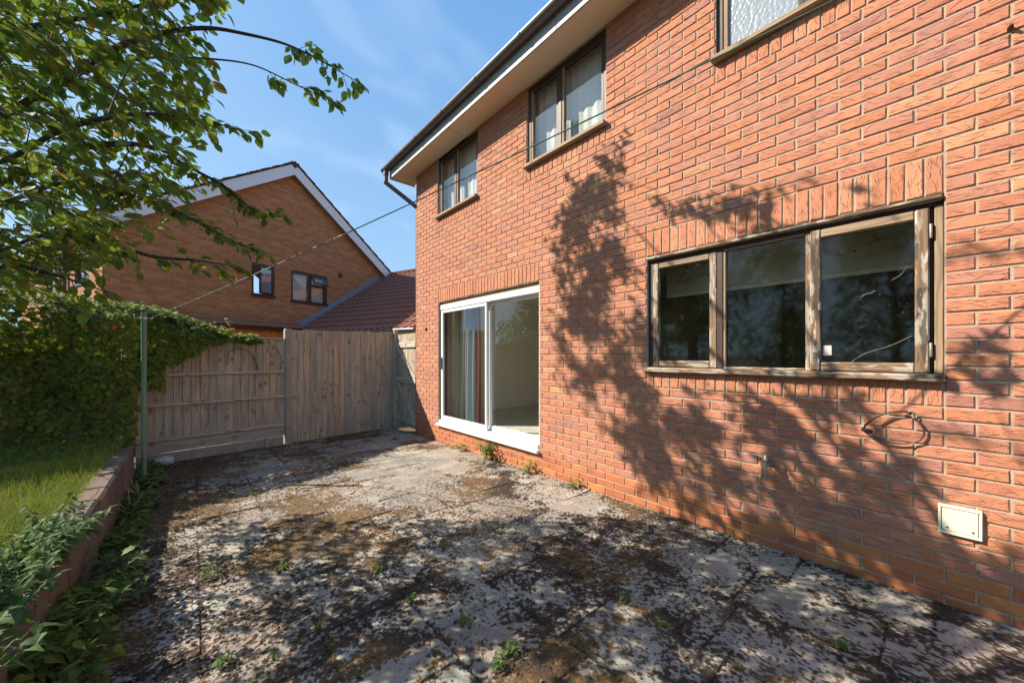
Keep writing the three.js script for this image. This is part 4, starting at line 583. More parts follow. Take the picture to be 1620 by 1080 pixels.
  const dk2 = part(gr, 'deck', cbox(GS, 0.06, GL - 0.02, 0.004, 0), M.tileRed); dk2.position.set(Math.cos(GP) * GS * 1.5, 2.09 + Math.sin(GP) * GS / 2, GL / 2 + 0.02); dk2.rotation.z = -GP;
  for (let i = 0; i < 12; i++) { const r = part(gr, 'ridge_tile', new THREE.CylinderGeometry(0.12, 0.12, 0.44, 10, 1, false, -Math.PI / 2, Math.PI).rotateX(Math.PI / 2), M.tileRed); r.position.set(Math.cos(GP) * GS, 2.14 + Math.sin(GP) * GS, 0.25 + i * 0.445); }
  const fl = part(gr, 'flashing', cbox(GS - 0.15, 0.16, 0.012, 0.002, 0), M.lead); fl.position.set(Math.cos(GP) * GS / 2, 2.22 + Math.sin(GP) * GS / 2, 0.012); fl.rotation.z = GP; const fl2 = part(gr, 'flashing', cbox(GS - 0.15, 0.012, 0.2, 0.002, 0), M.lead); fl2.position.set(Math.cos(GP) * GS / 2, 2.165 + Math.sin(GP) * GS / 2, 0.11); fl2.rotation.z = GP;
  const gg = new THREE.Shape([[0.3, -0.3], [7.9, -0.3], [7.9, 2.2], [4.04, 4.72], [0.3, 2.25]].map(([a, b]) => new THREE.Vector2(a, b))); const ge = new THREE.ExtrudeGeometry(gg, { depth: 0.2, bevelEnabled: false }); ge.translate(0, 0, GL - 0.3); part(gr, 'wall', ge, M.farBrick); bar(gr, 'wall', M.soffit, 0.3, 0.5, -0.3, 2.0, 0.02, GL - 0.302, 1);
  bar(gr, 'fascia', M.soffit, 0.03, 0.055, 1.86, 2.05, 0.03, GL, 2); part(gr, 'gutter', new THREE.CylinderGeometry(0.055, 0.055, GL, 12).rotateX(Math.PI / 2).translate(-0.04, 2.05, GL / 2 + 0.05), M.gutter);
}

// ================================================================ IVY over the left-hand fence
function placeLeaf(p, nrm, size, r, droop = 0.6) {               // a leaf whose face looks along nrm, its tip hanging down
  const n = nrm.clone().normalize(), tip = V(rr(-0.7, 0.7, r), -droop + rr(-0.4, 0.5, r), rr(-0.4, 0.4, r)); tip.addScaledVector(n, -tip.dot(n)); if (tip.lengthSq() < 1e-4) tip.set(1, 0, 0); tip.normalize(); const x = new THREE.Vector3().crossVectors(tip, n).normalize();
  return new THREE.Matrix4().makeBasis(x, tip, n).scale(V(size, size, size)).setPosition(p);
}
const litSort = (list) => { for (const l of list) { const p = new THREE.Vector3().setFromMatrixPosition(l.m), [px, py, z] = proj(p); l.k = z > 0.2 && px > 0 && px < 1620 && py > 0 && py < 1080 ? l.size / z : 0; } list.sort((a, b) => b.k - a.k); return list; };
function leaves(parent, geo, mats, list, name = 'leaf', max = 300) {   // the largest in view one by one, the rest together
  litSort(list); const top = list.splice(0, Math.min(max, list.filter((l) => l.k > 0).length));
  top.forEach((l, i) => { const o = part(parent, name, geo, mats[i % mats.length]); l.m.decompose(o.position, o.quaternion, o.scale); });
  if (list.length) scatter('foliage', geo, M.leaf, list, parent);
}
{
  const t = thing('ivy', 'thick dark ivy smothering the left-hand fence', 'ivy'), r = rng(44), list = [], ivyTone = () => r() < 0.06 ? lin(0.3, 0.26, 0.06) : green(r, 0.1, 1.0);
  const fs = (x) => 7.13 + 0.162 * x, topY = (x) => x < -0.6 ? 2.0 + 0.22 * (fbm(x * 1.4 + 3, 1, 3, 4) - 0.5) + 0.1 * sst(-0.8, -2.2, x) : mix(1.98, 1.63, sst(-0.6, 0.6, x)) + 0.1 * (fbm(x * 4, 3, 2, 4) - 0.5);
  const lowY = (x) => x < -0.55 ? 0.25 : mix(1.25, 1.66, sst(-0.6, 0.55, x)) + 0.3 * (fbm(x * 5, 7, 2, 6) - 0.5) + (x < -0.3 ? -0.4 : 0);
  const bulge = (x, y) => (x < -0.55 ? 0.26 + 0.5 * (fbm(x * 1.6, y * 1.6, 3, 14) - 0.4) + 0.1 * sst(1.4, 2, y) : 0.11 + 0.16 * fbm(x * 3, y * 3, 2, 15) * sst(1, 0.2, x));
  for (let i = 0; i < 15500; i++) {
    const x = r() < 0.75 ? rr(-2.6, 0.85, r) : rr(-5.4, -2.4, r), T = topY(x), lo = lowY(x), y = mix(lo, T, Math.pow(r(), 0.85)); if (lo > T) continue;
    const b = bulge(x, y), dep = Math.pow(r(), 2) * 0.16, over = sst(T - 0.22, T, y); let z = -fs(x) + 0.03 + (b - dep) * Math.sqrt(Math.max(0.05, 1 - Math.pow(over, 3) * 0.9));
    const n = V(rr(-0.6, 0.6, r), 0.35 + over * 0.9 + rr(-0.3, 0.5, r), 1 - over * 0.5); const size = rr(0.026, 0.074, r);
    list.push({ m: placeLeaf(V(x, y, z), n, size, r), size, c: ivyTone() });
  }
  for (let i = 0; i < 3800; i++) {                                // the sunlit crest rolls over the top of the fence
    const x = rr(-3.4, 0.8, r), T = topY(x), back = rr(-0.35, 0.3, r) * (x < -0.5 ? 1 : 0.45); const p = V(x, T - 0.08 + 0.12 * Math.cos(back * 3) + rr(-0.08, 0.06, r) + 0.12 * Math.max(0, fbm(x * 6, back * 6, 2, 24) - 0.6), -fs(x) + 0.03 + back);
    const size = rr(0.035, 0.068, r); list.push({ m: placeLeaf(p, V(rr(-0.6, 0.6, r), 1, rr(-0.4, 0.7, r)), size, r, 0.1), size, c: ivyTone() });
  }
  for (let i = 0; i < 170; i++) {                                 // stray shoots
    const x = rr(-3.2, 0.7, r), y = i % 7 ? topY(x) - 0.05 : rr(lowY(x) + 0.2, topY(x), r), p0 = V(x, y, -fs(x) + (i % 7 ? rr(-0.2, 0.3, r) : bulge(x, y))), L = rr(0.1, 0.27, r), d = V(rr(-0.7, 0.7, r), i % 7 ? rr(0.2, 0.8, r) : rr(-0.8, 0.3, r), rr(-0.2, 0.8, r)).normalize(), p1 = p0.clone().addScaledVector(d, L).add(V(0, -L * 0.2, 0)), pm = p0.clone().addScaledVector(d, L * 0.55);
    part(t, 'shoot', tube([p0, pm, p1], 0.003, 0.0012, 4, 6), M.stem); for (let k = 0; k < 9; k++) { const q = new THREE.CatmullRomCurve3([p0, pm, p1]).getPoint((k + 1) / 9), size = rr(0.025, 0.055, r); list.push({ m: placeLeaf(q.add(V(rr(-0.02, 0.02, r), 0, rr(-0.02, 0.02, r))), V(rr(-0.8, 0.8, r), 0.7, rr(-0.2, 0.9, r)), size, r, 0.3), size, c: ivyTone() }); }
  }
  leaves(t, ivyLeaf, [leafMat(0.13, 0.2, 0.035), leafMat(0.11, 0.175, 0.033), leafMat(0.18, 0.26, 0.045), leafMat(0.26, 0.34, 0.055)], list);
  for (const pts of [[[-1.0, 0.7, 0.32], [-1.2, 1.1, 0.36], [-1.05, 1.45, 0.4], [-1.12, 1.7, 0.42]], [[-1.9, 0.3, 0.3], [-1.7, 0.8, 0.42], [-1.75, 1.3, 0.4]], [[0.8, 1.15, 0.03], [0.72, 1.4, 0.04], [0.55, 1.5, 0.05], [0.42, 1.45, 0.04], [0.4, 1.25, 0.03]], [[1.1, 1.05, 0.03], [1.12, 1.35, 0.04], [1.02, 1.55, 0.05], [0.9, 1.62, 0.05]]]) part(t, 'stem', tube(pts.map(([x, y, z]) => V(x, y, -fs(x) + z)), 0.007, 0.004, 5, 14), M.bark);
}

// ================================================================ THE TREE on the lawn, its boughs reaching into view and over the patio
{
  const tree = thing('garden_tree', 'leafy garden tree reaching in from the left over the patio', 'tree', [0, 0, 0]), r = rng(123);
  const BASEPT = V(-2.75, LAWN - 0.1, -3.9), FORK = V(-2.55, 2.3, -4.0), trunk = tube([BASEPT, V(-2.72, 0.9, -3.95), V(-2.6, 1.7, -3.95), FORK, V(-2.3, 3.4, -4.1), V(-2.2, 4.6, -4.2), V(-1.9, 5.6, -4.4)], 0.15, 0.03, 12, 24); part(tree, 'trunk', trunk, M.bark);
  const nodes = [[-2.55, 2.3, -4.0], [-2.3, 3.4, -4.1], [-2.2, 4.6, -4.2], [-2.65, 1.6, -3.95], [-1.9, 5.6, -4.4]].map((p) => V(...p));
  const limb = (pts, r0, r1) => { part(tree, 'branch', tube(pts, r0, r1, 7, pts.length * 5), M.bark); const cv = new THREE.CatmullRomCurve3(pts); for (let i = 1; i <= 14; i++) nodes.push(cv.getPoint(i / 14)); };
  // boughs in view: given where they are seen and how far off they are
  const seen = [
    [[-40, 190, 2.3], [60, 150, 2.4], [115, 116, 2.5], [170, 82, 2.55], [222, 60, 2.6], [324, 44, 2.7], [390, 54, 2.75], [449, 69, 2.8], [500, 92, 2.82], [556, 124, 2.85]],
    [[115, 120, 2.5], [230, 92, 2.65], [330, 93, 2.75], [400, 103, 2.8], [470, 135, 2.85], [522, 158, 2.87]],
    [[-30, 260, 2.3], [110, 200, 2.4], [230, 180, 2.55], [320, 190, 2.65], [385, 208, 2.7]],
    [[-60, 300, 2.5], [120, 235, 2.6], [240, 232, 2.7], [300, 265, 2.75], [350, 292, 2.8], [400, 330, 2.82], [432, 338, 2.84]],
    [[-50, 330, 2.4], [100, 290, 2.5], [220, 312, 2.6], [300, 345, 2.7], [360, 378, 2.75], [408, 398, 2.78]],
    [[-40, 400, 2.3], [80, 370, 2.4], [170, 385, 2.5], [240, 405, 2.6], [310, 412, 2.7], [365, 420, 2.72]],
    [[-60, 60, 2.6], [60, 40, 2.7], [170, 20, 2.8], [250, 0, 2.9], [320, -30, 3.0]], [[-50, 430, 2.0], [20, 420, 2.05], [90, 436, 2.1], [150, 455, 2.15]]];
  const F = seen.map((l) => l.map(([a, b, c]) => unproj(a, b, c)));
  F.forEach((pts, i) => { const first = pts[0]; if (i === 1) limb(pts, 0.009, 0.003); else limb([i < 6 ? FORK.clone().lerp(nodes[1], r()) : FORK, FORK.clone().lerp(first, 0.55).add(V(0, 0.12, 0)), ...pts], 0.034, 0.0028); });
  // boughs over the camera's left shoulder and above the frame, which throw the shadows on the wall and the paving
  for (const [a, b, c] of [[-0.3, 6.6, -5.4], [0.1, 5.6, -5.0], [-0.2, 6.2, -4.5], [-0.6, 4.6, -3.2], [-0.9, 5.0, -4.0], [-1.2, 3.6, -2.6], [-0.4, 4.2, -2.7], [-1.8, 5.9, -3.4], [-2.0, 4.5, -2.4], [-1.6, 3.2, -3.3], [-3.6, 5, -4.6], [-3.4, 4.2, -3.2]]) { const k = nodes[1 + Math.floor(r() * 2)], e = V(a, b, c); limb([k, k.clone().lerp(e, 0.35).add(V(rr(-0.1, 0.1), 0.25, rr(-0.1, 0.1))), k.clone().lerp(e, 0.7).add(V(0, 0.2, 0)), e], 0.04, 0.006); }
  const twigs = [], lf = [];
  const addTwig = (a, dir, len, n, bright) => { const d = dir.clone().normalize(), p1 = a.clone().addScaledVector(d, len * 0.5), p2 = a.clone().addScaledVector(d, len).add(V(0, -len * 0.12, 0)); twigs.push({ pts: [a, p1, p2], n, bright }); };
  const onSeen = (pts, step, from) => { const cv = new THREE.CatmullRomCurve3(pts), L = cv.getLength(); for (let t = from * L; t < L; t += step * rr(0.6, 1.4, r)) { const p = cv.getPointAt(t / L), tg = cv.getTangentAt(t / L); addTwig(p, tg.multiplyScalar(0.9).add(V(rr(-0.9, 0.9, r), rr(-0.7, 0.7, r), rr(-0.9, 0.9, r))), rr(0.05, 0.15, r), 5, 0.3); } const e = pts[pts.length - 1]; addTwig(e, cv.getTangentAt(1), 0.08, 7, 0.3); };
  onSeen(F[0], 0.055, 0.8); onSeen(F[0].slice(0, 5), 0.09, 0); onSeen(F[1], 0.05, 0.72); onSeen(F[2], 0.06, 0.35); onSeen(F[3], 0.05, 0.72); onSeen(F[3].slice(0, 4), 0.07, 0); onSeen(F[4], 0.055, 0.3); onSeen(F[5], 0.05, 0.3); onSeen(F[6], 0.06, 0.05); onSeen(F[7], 0.05, 0.2);
  // the mass of foliage at the upper left
  const edge = [[-60, 395], [0, 385], [60, 330], [120, 345], [180, 350], [240, 320], [300, 330], [340, 275], [380, 235], [420, 190], [450, 120], [475, 40], [500, -20]];
  const lim = (y) => { for (let i = 0; i + 1 < edge.length; i++) if (y <= edge[i + 1][0]) return mix(edge[i][1], edge[i + 1][1], clamp((y - edge[i][0]) / (edge[i + 1][0] - edge[i][0]))); return -20; };
  for (let i = 0; i < 690; i++) { const py = rr(-60, 480, r), L = lim(py), px = L - Math.pow(r(), 1.05) * (L + 140), z = rr(1.95, 3.5, r), e = unproj(px, py, z), d = V(rr(0.2, 1, r), rr(-0.5, 0.35, r), rr(-0.8, 0.5, r)).normalize(), len = rr(0.18, 0.34, r); addTwig(e.clone().addScaledVector(d, -len), d, len, Math.round(len * 36), 0.3); }
  // unseen crown: kept where its shadow falls in the photograph's shade
  const blobs = [[945, 400, 62, 120, 0.95], [900, 300, 20, 45, 0.3], [905, 570, 45, 110, 0.8], [1000, 650, 110, 90, 0.8], [1010, 560, 40, 70, 0.7], [1090, 715, 100, 90, 0.75], [1260, 770, 60, 50, 0.5], [1140, 315, 105, 24, 0.34], [1300, 860, 170, 75, 0.8], [1420, 895, 110, 55, 0.7], [1590, 940, 50, 50, 0.6], [1250, 660, 80, 40, 0.45], [1400, 760, 80, 50, 0.45], [1560, 560, 40, 35, 0.3], [1330, 620, 60, 30, 0.3], [980, 260, 30, 40, 0.35]];
  const shade = (p) => { const t = WALL - p.x; if (t < 0) return 0; const y = p.y - 1.1 * t; if (y > -0.05) { return 0.04; const [px, py, z] = proj(V(WALL, y, p.z + 0.95 * t)); if (z < 0.3) return 0.3; if (px > 1640 || px < 600) return px > 1640 ? 0.5 : 0.02; let m = 0; for (const [cx, cy, rx, ry, k] of blobs) { const q = ((px - cx) / rx) ** 2 + ((py - cy) / ry) ** 2; if (q < 1) m = Math.max(m, k); } return m; }
    const g = (p.y + 0.05) / 1.1, q = V(p.x + g, -0.05, p.z + 0.95 * g), [px, py, z] = proj(q); if (z < 0.3) return 0.5; if (px > 540 && px < 900 && py < 800) return 0.06; if (q.x > 2.3) return 0.3; if (q.x < -0.5) return 0.3; if (px > 280 && px < 470 && py > 770 && py < 830) return 0.15; return 0.9; };
  for (const [cx, cy, rx, ry, k] of blobs) { const n = Math.round(k * rx * ry / (cy > 600 ? 56 : 29) * Math.pow(620 / (cx - 250), 0.9)); for (let i = 0; i < n; i++) { let a = 0, b = 0; let g = 0; do { a = rr(-1, 1, r); b = rr(-1, 1, r); } while (g++ < 40 && (a * a + b * b > 1 || fbm((cx + a * rx - 0.35 * (cy + b * ry)) / 17 + 9, (cy + b * ry) / 34, 3, 63) < 0.55)); if (g > 39 || Math.hypot(cx + a * rx - 1232, cy + b * ry - 742) < 38 || Math.hypot(cx + a * rx - 1520, cy + b * ry - 825) < 50) continue; const W = unproj(cx + a * rx, cy + b * ry, 1), zz = WALL / W.x, w = V(WALL, EYE + (W.y - EYE) * zz, W.z * zz); for (let q = 0; q < 16; q++) { const t = 1.5 + q * 0.22 + r() * 0.25, p = V(WALL - t, w.y + 1.1 * t, w.z - 0.95 * t), [px, py, z] = proj(p); if (z > 0.15 && px > -70 && px < 1700 && py > -110) continue; if (p.y > 7.4) continue; const d = V(rr(-0.2, 1, r), rr(-0.6, 0.3, r), rr(-0.9, 0.6, r)).normalize(), len = rr(0.16, 0.3, r); addTwig(p.addScaledVector(d, -len / 2), d, len, Math.round(len * 34), 0.3); break; } } }
  let tries = 0, kept = 0; while (kept < 300 && tries++ < 90000) { const u = V(rr(-1, 1, r), rr(-1, 1, r), rr(-1, 1, r)); if (u.lengthSq() > 1) continue; const p = V(-1.2 + u.x * 2.1, 4.5 + u.y * 2.5, -4.0 + u.z * 2.3), [px, py, z] = proj(p); if (z > 0.2 && px > -80 && px < 1700 && py > -70) continue; if (z > 0 && z < 0.2) continue; if (r() > shade(p)) continue; const d = V(rr(-0.2, 1, r), rr(-0.5, 0.5, r), rr(-0.9, 0.6, r)).normalize(), len = rr(0.22, 0.42, r); const e = p.clone().addScaledVector(d, len); const [ex, ey, ez] = proj(e); if (ez > 0.2 && ex > -40 && ey > -40) continue; addTwig(p, d, len, Math.round(len * 30), 0.3); kept++; }
  twigs.sort((a, b) => a.pts[0].distanceTo(FORK) - b.pts[0].distanceTo(FORK));
  const wood = [];
  for (const t of twigs) {
    let best = null, bd = 1e9; for (const n of nodes) { const d = n.distanceToSquared(t.pts[0]); if (d < bd) { bd = d; best = n; } } const d = Math.sqrt(bd);
    if (d > 0.01) wood.push(tube([best, best.clone().lerp(t.pts[0], 0.5).add(V(0, 0.06 * d, 0)), t.pts[0]], Math.min(0.009, 0.0025 + 0.006 * d), 0.0025, 4, 4)); nodes.push(t.pts[0]); if (d > 0.3) nodes.push(best.clone().lerp(t.pts[0], 0.5).add(V(0, 0.06 * d, 0)));
    wood.push(tube(t.pts, 0.0026, 0.0012, 4, 3)); const cv = new THREE.CatmullRomCurve3(t.pts);
    for (let i = 0; i < t.n; i++) { const k = (i + 0.7) / t.n, p = cv.getPoint(Math.min(1, k)), size = rr(0.048, 0.086, r), tg = cv.getTangent(Math.min(1, k)), side = V(rr(-1, 1, r), rr(-0.6, 0.5, r), rr(-1, 1, r)), tip = tg.multiplyScalar(0.7).add(side).add(V(0, -0.35, 0)).normalize(), n = V(rr(-0.6, 0.6, r), 1, rr(-0.6, 0.6, r)); n.addScaledVector(tip, -n.dot(tip)).normalize(); const x = new THREE.Vector3().crossVectors(tip, n); p.addScaledVector(tip, size * 0.22);
      const yel = r() < 0.07; lf.push({ m: new THREE.Matrix4().makeBasis(x, tip, n).scale(V(size, size, size)).setPosition(p), size, c: yel ? lin(0.36, 0.25, 0.04) : green(r, 0.05, 0.85) }); }
  }
  stuff(part(tree, 'twigs', mergeGeometries(wood), M.bark));
  const half = lf.filter((_, i) => i % 3 === 0), other = lf.filter((_, i) => i % 3); scatter('foliage', ovate2, M.leaf, half, tree);
  leaves(tree, ovate, [leafMat(0.21, 0.3, 0.045), leafMat(0.15, 0.24, 0.04), leafMat(0.27, 0.35, 0.055), leafMat(0.33, 0.36, 0.06)], other);
}
// a sunlit sprig of the tree's suckers in front of the ivy
function sprig(name, label, category, base, stems, geo, mats, seed, group) {
  const t = thing(name, label, category, base.toArray(), 0, group), r = rng(seed);
  for (const { to, n, size, rad = 0.004, mat = M.greenStem, droop = 0.3, bow = 0.1 } of stems) {
    const e = V(...to), pts = [V(0, 0, 0), e.clone().multiplyScalar(0.5).add(V(0, bow * e.length(), 0)), e]; part(t, 'stem', tube(pts, rad, rad * 0.5, 5, 8), mat); const cv = new THREE.CatmullRomCurve3(pts);
    for (let i = 0; i < n; i++) { const k = 0.25 + 0.75 * (i + 0.5) / n, p = cv.getPoint(k), a = i * 2.4 + r(), s = size * rr(0.7, 1.15, r) * (1 - 0.35 * Math.max(0, k - 0.7)), tip = V(Math.cos(a), rr(-0.2, 0.5, r) - droop, Math.sin(a)).normalize(), nn = V(rr(-0.3, 0.3, r), 1, rr(-0.3, 0.3, r)); nn.addScaledVector(tip, -nn.dot(tip)).normalize(); p.addScaledVector(tip, s * 0.2); const o = part(t, 'leaf', geo, mats[Math.floor(r() * mats.length)]); new THREE.Matrix4().makeBasis(new THREE.Vector3().crossVectors(tip, nn), tip, nn).scale(V(s, s, s)).setPosition(p).decompose(o.position, o.quaternion, o.scale); }
  }
  return t;
}
const GREENS = [leafMat(0.15, 0.26, 0.05), leafMat(0.11, 0.21, 0.04), leafMat(0.19, 0.3, 0.06)], NETTLE = [leafMat(0.08, 0.165, 0.045), leafMat(0.11, 0.2, 0.055), leafMat(0.14, 0.23, 0.06)], LIME = [leafMat(0.25, 0.34, 0.06), leafMat(0.28, 0.34, 0.07)];
const atGround = (px, py) => { const X = (px - 810) / 588, h = (563 - py) / 588, c = Math.cos(YAW), q = Math.sin(YAW), t = -EYE / (h + 0.015 * (c - X * q)); return V(Math.min(3.1, t * (X * c + q)), EYE + h * t - 0.004, -t * (c - X * q)); };
{
  const r = rng(64), spots = [
    [783, 724, 0.27, 12, 13, 'leafy green weed growing at the foot of the patio door'], [741, 711, 0.17, 6, 8, 'small upright weed left of the leafy weed by the wall'], [722, 708, 0.07, 4, 5, 'low sprouting weed below the patio door sill'], [853, 744, 0.16, 5, 8, 'yellow-green weed at the wall right of the patio door'], [915, 770, 0.12, 6, 6, 'straggling weed where wall meets paving below the tree shadow'], [640, 703, 0.06, 4, 5, 'tiny weed in a sunny paving joint near the gate'],
    [330, 915, 0.09, 4, 5, 'seedling with pale leaves on the left of the patio'], [702, 866, 0.06, 5, 4, 'small green seedling in the mossy middle of the patio'], [742, 810, 0.06, 4, 4, 'bright sprout in the paving joint left of centre'], [795, 842, 0.05, 4, 4, 'little sprout beside the moss in the middle'], [735, 985, 0.06, 5, 4, 'seedling in the foreground moss left of centre'], [808, 1034, 0.07, 5, 4, 'fresh green seedling at the bottom of the patio'], [786, 1058, 0.06, 4, 4, 'lower of the two seedlings at the bottom edge'], [988, 950, 0.06, 5, 4, 'sprout in the dark moss right of centre'], [1331, 1026, 0.055, 4, 5, 'lone bright seedling in the joint at lower right'], [1048, 990, 0.04, 4, 4, 'tiny sprout by the pinkish slab'], [598, 905, 0.05, 4, 4, 'seedling in the shaded joint left of middle'], [650, 950, 0.05, 4, 4, 'pale seedling on the shaded foreground slab'], [445, 900, 0.06, 4, 4, 'small weed in the left foreground joint'], [912, 845, 0.05, 4, 4, 'green sprout in the moss below the door weed'], [350, 1055, 0.06, 5, 4, 'low weed at the bottom left of the paving']];
  for (const [px, py, h, ns, nl, label] of spots) { const stems = []; for (let i = 0; i < ns; i++) { const a = i / ns * 6.283 + r(), w = h * rr(0.3, 0.75, r); stems.push({ to: [Math.cos(a) * w, h * rr(0.55, 1.1, r), Math.sin(a) * w], n: nl, size: Math.min(0.055, 0.022 + h * 0.14), rad: 0.0014 }); } sprig('weed', label, 'weed', atGround(px, py), stems, ovate, py < 760 ? [...GREENS, ...LIME] : GREENS, px + py, 'weeds growing between the paving slabs'); }
}
{ // dandelion gone over, on a tall stalk
  const b = atGround(624, 695), t = thing('dandelion', 'tall dandelion stalk with a yellow flower near the gate', 'flower', b.toArray()), pet = std({ color: lin(0.75, 0.45, 0.03), roughness: 0.8, side: THREE.DoubleSide }), r = rng(5);
  part(t, 'stem', tube([V(0, 0, 0), V(0.01, 0.07, 0), V(-0.02, 0.14, 0), V(-0.06, 0.18, 0.01)], 0.0025, 0.0018, 5, 10), M.greenStem); for (let i = 0; i < 14; i++) { const o = part(t, 'petal', blade, pet), a = i / 14 * 6.283; o.position.set(-0.06, 0.18, 0.01); o.scale.set(0.1, 0.02, 0.02); o.rotation.set(Math.PI / 2 - 0.5, 0, 0); o.rotation.order = 'YXZ'; o.rotation.y = a; } for (let i = 0; i < 6; i++) { const o = part(t, 'leaf', pointed, GREENS[i % 3]); o.rotation.order = 'YXZ'; o.rotation.y = i * 1.05; o.rotation.x = 1.3; o.scale.setScalar(rr(0.05, 0.09, r)); o.position.y = 0.008; }
}
{ // grass tufts in the joints
  const r = rng(88); for (const [px, py, k, label] of [[505, 1000, 0.1, 'grass tuft in the left foreground joint'], [528, 1030, 0.07, 'smaller grass tuft below the left foreground tuft'], [432, 1045, 0.08, 'yellowing grass tuft at the bottom left'], [300, 745, 0.1, 'dry grass tuft at the fence end of the patio'], [610, 895, 0.06, 'thin grass tuft in the middle joint'], [1000, 838, 0.05, 'short grass tuft in the shaded moss']]) { const t = thing('grass_tuft', label, 'grass tuft', atGround(px, py).toArray(), 0, 'grass tufts in the paving'); for (let i = 0; i < 16; i++) { const o = part(t, 'blade', blade, i % 4 ? GREENS[i % 3] : LIME[1]); o.rotation.order = 'YXZ'; o.rotation.y = r() * 6.28; o.rotation.x = rr(0.2, 1.1, r); o.scale.set(0.05, k * rr(0.6, 1.1, r), k * 0.8); } }
}
{ // nettles and big-leaved plants along the retaining wall
  const r = rng(91); const spots = []; for (let i = 0; i < 40; i++) { const s = mix(1.7, 3.35, i / 39), x = i % 3 ? rr(-0.7, -0.44, r) : rr(-0.85, -0.36, r); spots.push([x, x > -0.5 ? yard(s) : x > -0.66 ? 0.34 : LAWN - 0.02, s]); }
  spots.forEach(([x, y, s], i) => { const h = rr(0.17, 0.3, r), stems = []; for (let k = 0; k < 4; k++) { const a = r() * 6.28; stems.push({ to: [Math.cos(a) * h * 0.5 + (x > -0.66 ? 0.06 : 0), h * rr(0.6, 1, r), Math.sin(a) * h * 0.5], n: 12, size: rr(0.04, 0.066, r), rad: 0.0025, droop: 0.35 }); } sprig('nettle', 'jagged-leaved nettle in the clump along the retaining wall at lower left', 'nettle', V(x, y, -s), stems, pointed, NETTLE, 300 + i, 'nettles along the retaining wall'); });
  const big = (px, py, h, n, size, label, seed) => { const b = atGround(px, py), stems = []; for (let i = 0; i < n; i++) { const a = i / n * 6.283 + r(); stems.push({ to: [Math.cos(a) * h * 0.55, h * rr(0.5, 1.1, r), Math.sin(a) * h * 0.55], n: 2, size, rad: 0.003, droop: 0.1 }); } sprig('mallow', label, 'plant', b, stems, palm, GREENS, seed); };
  big(178, 925, 0.24, 9, 0.085, 'bright lobed-leaf plant at the foot of the retaining wall', 41); big(205, 905, 0.16, 7, 0.07, 'smaller lobed-leaf plant just right of the wall foot', 42); big(245, 800, 0.13, 7, 0.05, 'low leafy plant in the litter behind the lobed-leaf plants', 43); big(215, 700, 0.35, 9, 0.06, 'leafy shoot between retaining wall and green post', 45); big(255, 765, 0.14, 8, 0.045, 'dark low weed clump right of the green post', 46);
  for (const [px, py, label] of [[222, 790, 'dry broken stalks beside the retaining wall'], [205, 815, 'dead grass stalks low against the retaining wall']]) { const t = thing('dead_stalks', label, 'dead stalks', atGround(px, py).toArray()); for (let i = 0; i < 9; i++) { const a = r() * 6.28, h = rr(0.1, 0.24, r); part(t, 'stalk', tube([V(rr(-0.06, 0.06, r), 0, rr(-0.06, 0.06, r)), V(Math.cos(a) * 0.06, h * 0.5, Math.sin(a) * 0.06), V(Math.cos(a) * 0.13, h, Math.sin(a) * 0.13)], 0.0035, 0.002, 5, 6), std({ color: lin(0.42, 0.32, 0.2), roughness: 0.9 })); } }
  // undergrowth on the ground by the wall, and shoots at the fence foot
  const list = []; for (let i = 0; i < 10000; i++) { const k = r(), s = k < 0.55 ? rr(1.7, 3.4, r) : k < 0.8 ? rr(3.9, 6.9, r) : rr(5.2, 6.7, r); let x, y; if (k < 0.8) { x = k < 0.55 ? r() < 0.6 ? -0.5 + r() * r() * 0.26 : rr(-0.95, -0.5, r) : rr(-0.5, -0.3, r); y = (x > -0.5 ? yard(s) : LAWN) + r() * (k < 0.55 ? (x > -0.5 ? 0.24 : 0.13) * sst(3.7, 2.6, s) + 0.03 : 0.1); if (fbm(x * 5, s * 5, 2, 7) < 0.42) continue; } else { x = rr(-2.8, -0.62, r); if (s < 6.1 + 0.166 * x - 0.25) continue; y = LAWN + r() * 0.13; } const size = rr(0.03, 0.065, r); list.push({ m: placeLeaf(V(x, y, -s), V(rr(-0.7, 0.9, r), 1, rr(-0.5, 0.7, r)), size, r, 0.2), size, c: green(r, 0, 0.7) }); }
  tag(scatter('undergrowth', pointed, M.leaf, list), 'tangle of low green undergrowth along the retaining wall and ivy foot', 'undergrowth', null, 'stuff');
  const lit = []; const lr = rng(17); for (let i = 0; i < 13000; i++) { const k = lr(); let x, s; if (k < 0.55) { s = rr(1.0, 6.9, lr); x = -0.5 + Math.pow(lr(), 1.5) * 0.85; } else if (k < 0.75) { x = rr(-0.45, 2.9, lr); s = 7.0 + 0.162 * x - Math.pow(lr(), 2) * 0.6; } else { x = rr(-0.4, 3.1, lr); s = rr(0.2, 7, lr); if (mossAt(x, s) < 0.33 || lr() < 0.6) continue; } const size = rr(0.008, 0.028, lr), v = rr(0.5, 1.4, lr); lit.push({ p: V(x, yard(s) + 0.002 + lr() * 0.012, -s), r: [-Math.PI / 2 + rr(-0.5, 0.5, lr), rr(-0.4, 0.4, lr), lr() * 6.28], s: size, c: lin(0.13 * v, 0.078 * v, 0.04 * v) }); }
  tag(scatter('leaf_litter', ovate2, M.litter, lit), 'dead brown leaf litter along the edge of the patio', 'leaf litter', null, 'stuff');
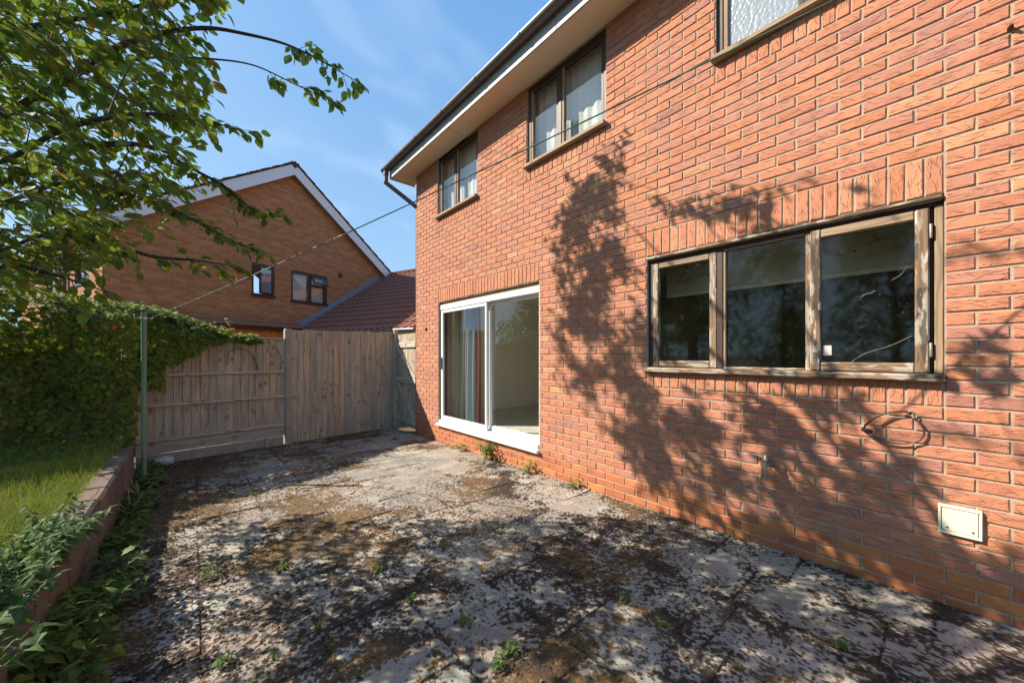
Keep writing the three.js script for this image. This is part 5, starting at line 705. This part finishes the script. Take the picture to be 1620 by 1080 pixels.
  for (const [px, py, L, a, label] of [[600, 880, 0.22, 0.8, 'pale dry twig bent on the middle slabs'], [745, 905, 0.12, 2.2, 'short dry stalk on the mossy middle'], [560, 865, 0.16, 0.2, 'dry straw lying in the shaded slabs'], [1012, 1020, 0.1, 1.4, 'short pale straw at the lower middle right']]) { const b = atGround(px, py); const g = tube([V(0, 0.006, 0), V(L * 0.5 * Math.cos(a), 0.012, L * 0.5 * Math.sin(a)), V(L * Math.cos(a + 0.4), 0.006, L * Math.sin(a + 0.4))], 0.0022, 0.0016, 5, 8); const o = part(null, 'dry_twig', g, std({ color: lin(0.5, 0.42, 0.28) })); o.position.copy(b); tag(o, label, 'twig'); }
}

// ================================================================ TREES AND HEDGE beyond
function bush(name, label, category, at, rx, ry, rz, n, size, lo, hi, seed, geo = ovate, trunkH = 0) {
  const t = thing(name, label, category, [at[0], at[1], at[2]]), r = rng(seed), list = [], cl = []; for (let i = 0; i < 26; i++) { const u = V(rr(-1, 1, r), rr(-1, 1, r), rr(-1, 1, r)); u.normalize().multiplyScalar(0.35 + 0.6 * r()); cl.push([u, 0.25 + 0.2 * r()]); }
  for (let i = 0; i < n; i++) { const [c, k] = cl[Math.floor(r() * 26)], u = V(rr(-1, 1, r), rr(-1, 1, r), rr(-1, 1, r)).normalize().multiplyScalar(k * Math.pow(r(), 0.4)).add(c); const p = V(u.x * rx, trunkH + ry + u.y * ry, u.z * rz), q = size * rr(0.7, 1.3, r); list.push({ m: placeLeaf(p, V(rr(-1, 1, r), rr(0, 1, r), rr(-1, 1, r)), q, r), c: green(r, lo, hi) }); }
  scatter('crown', geo, M.leaf, list, t); const top = trunkH + ry * 1.3; part(t, 'trunk', tube([V(0, -0.3, 0), V(0.06, top * 0.4, 0.04), V(-0.05, top * 0.75, 0), V(0.05, top, 0.05)], 0.07 + rx * 0.03, 0.03, 8, 12), M.bark); for (let i = 0; i < 6; i++) { const [c] = cl[i]; part(t, 'limb', tube([V(0, top * (0.35 + 0.07 * i), 0), V(c.x * rx * 0.5, trunkH + ry + c.y * ry * 0.6, c.z * rz * 0.5), V(c.x * rx * 0.9, trunkH + ry + c.y * ry * 0.9, c.z * rz * 0.9)], 0.03, 0.01, 5, 8), M.bark); } return t;
}
bush('background_tree', 'dark leafy tree beyond the ivy at the far left', 'tree', [-7.0, 0, -12.5], 2.3, 2.9, 2.2, 5200, 0.16, -0.1, 0.5, 71, ovate, 0.6);
bush('background_tree', 'tall tree behind the neighbour at the far left edge', 'tree', [-9.5, 0, -16], 3, 3.6, 3, 5200, 0.2, 0, 0.6, 72, ovate, 1.0);
const hr = rng(73); for (let i = 0; i < 6; i++) { const z = 4.5 - i * 2.7; bush('hedge_shrub', ['broad garden shrub mirrored in the kitchen glass', 'tall garden shrub beside the broad one', 'rounded dark garden shrub on the lawn edge', 'bushy garden shrub behind the tree trunk', 'dense garden shrub near the ivy corner', 'leaning garden shrub at the back of the lawn'][i], 'shrub', [-8.6 + rr(-0.4, 0.4, hr), 0.1, z], 1.9, 3.1 + 0.5 * hr(), 1.9, 6500, 0.11, -0.1, 0.5, 80 + i); }

scene.traverse((o) => { if (o.isMesh) { o.castShadow = true; o.receiveShadow = true; } });
renderer.render(scene, camera);
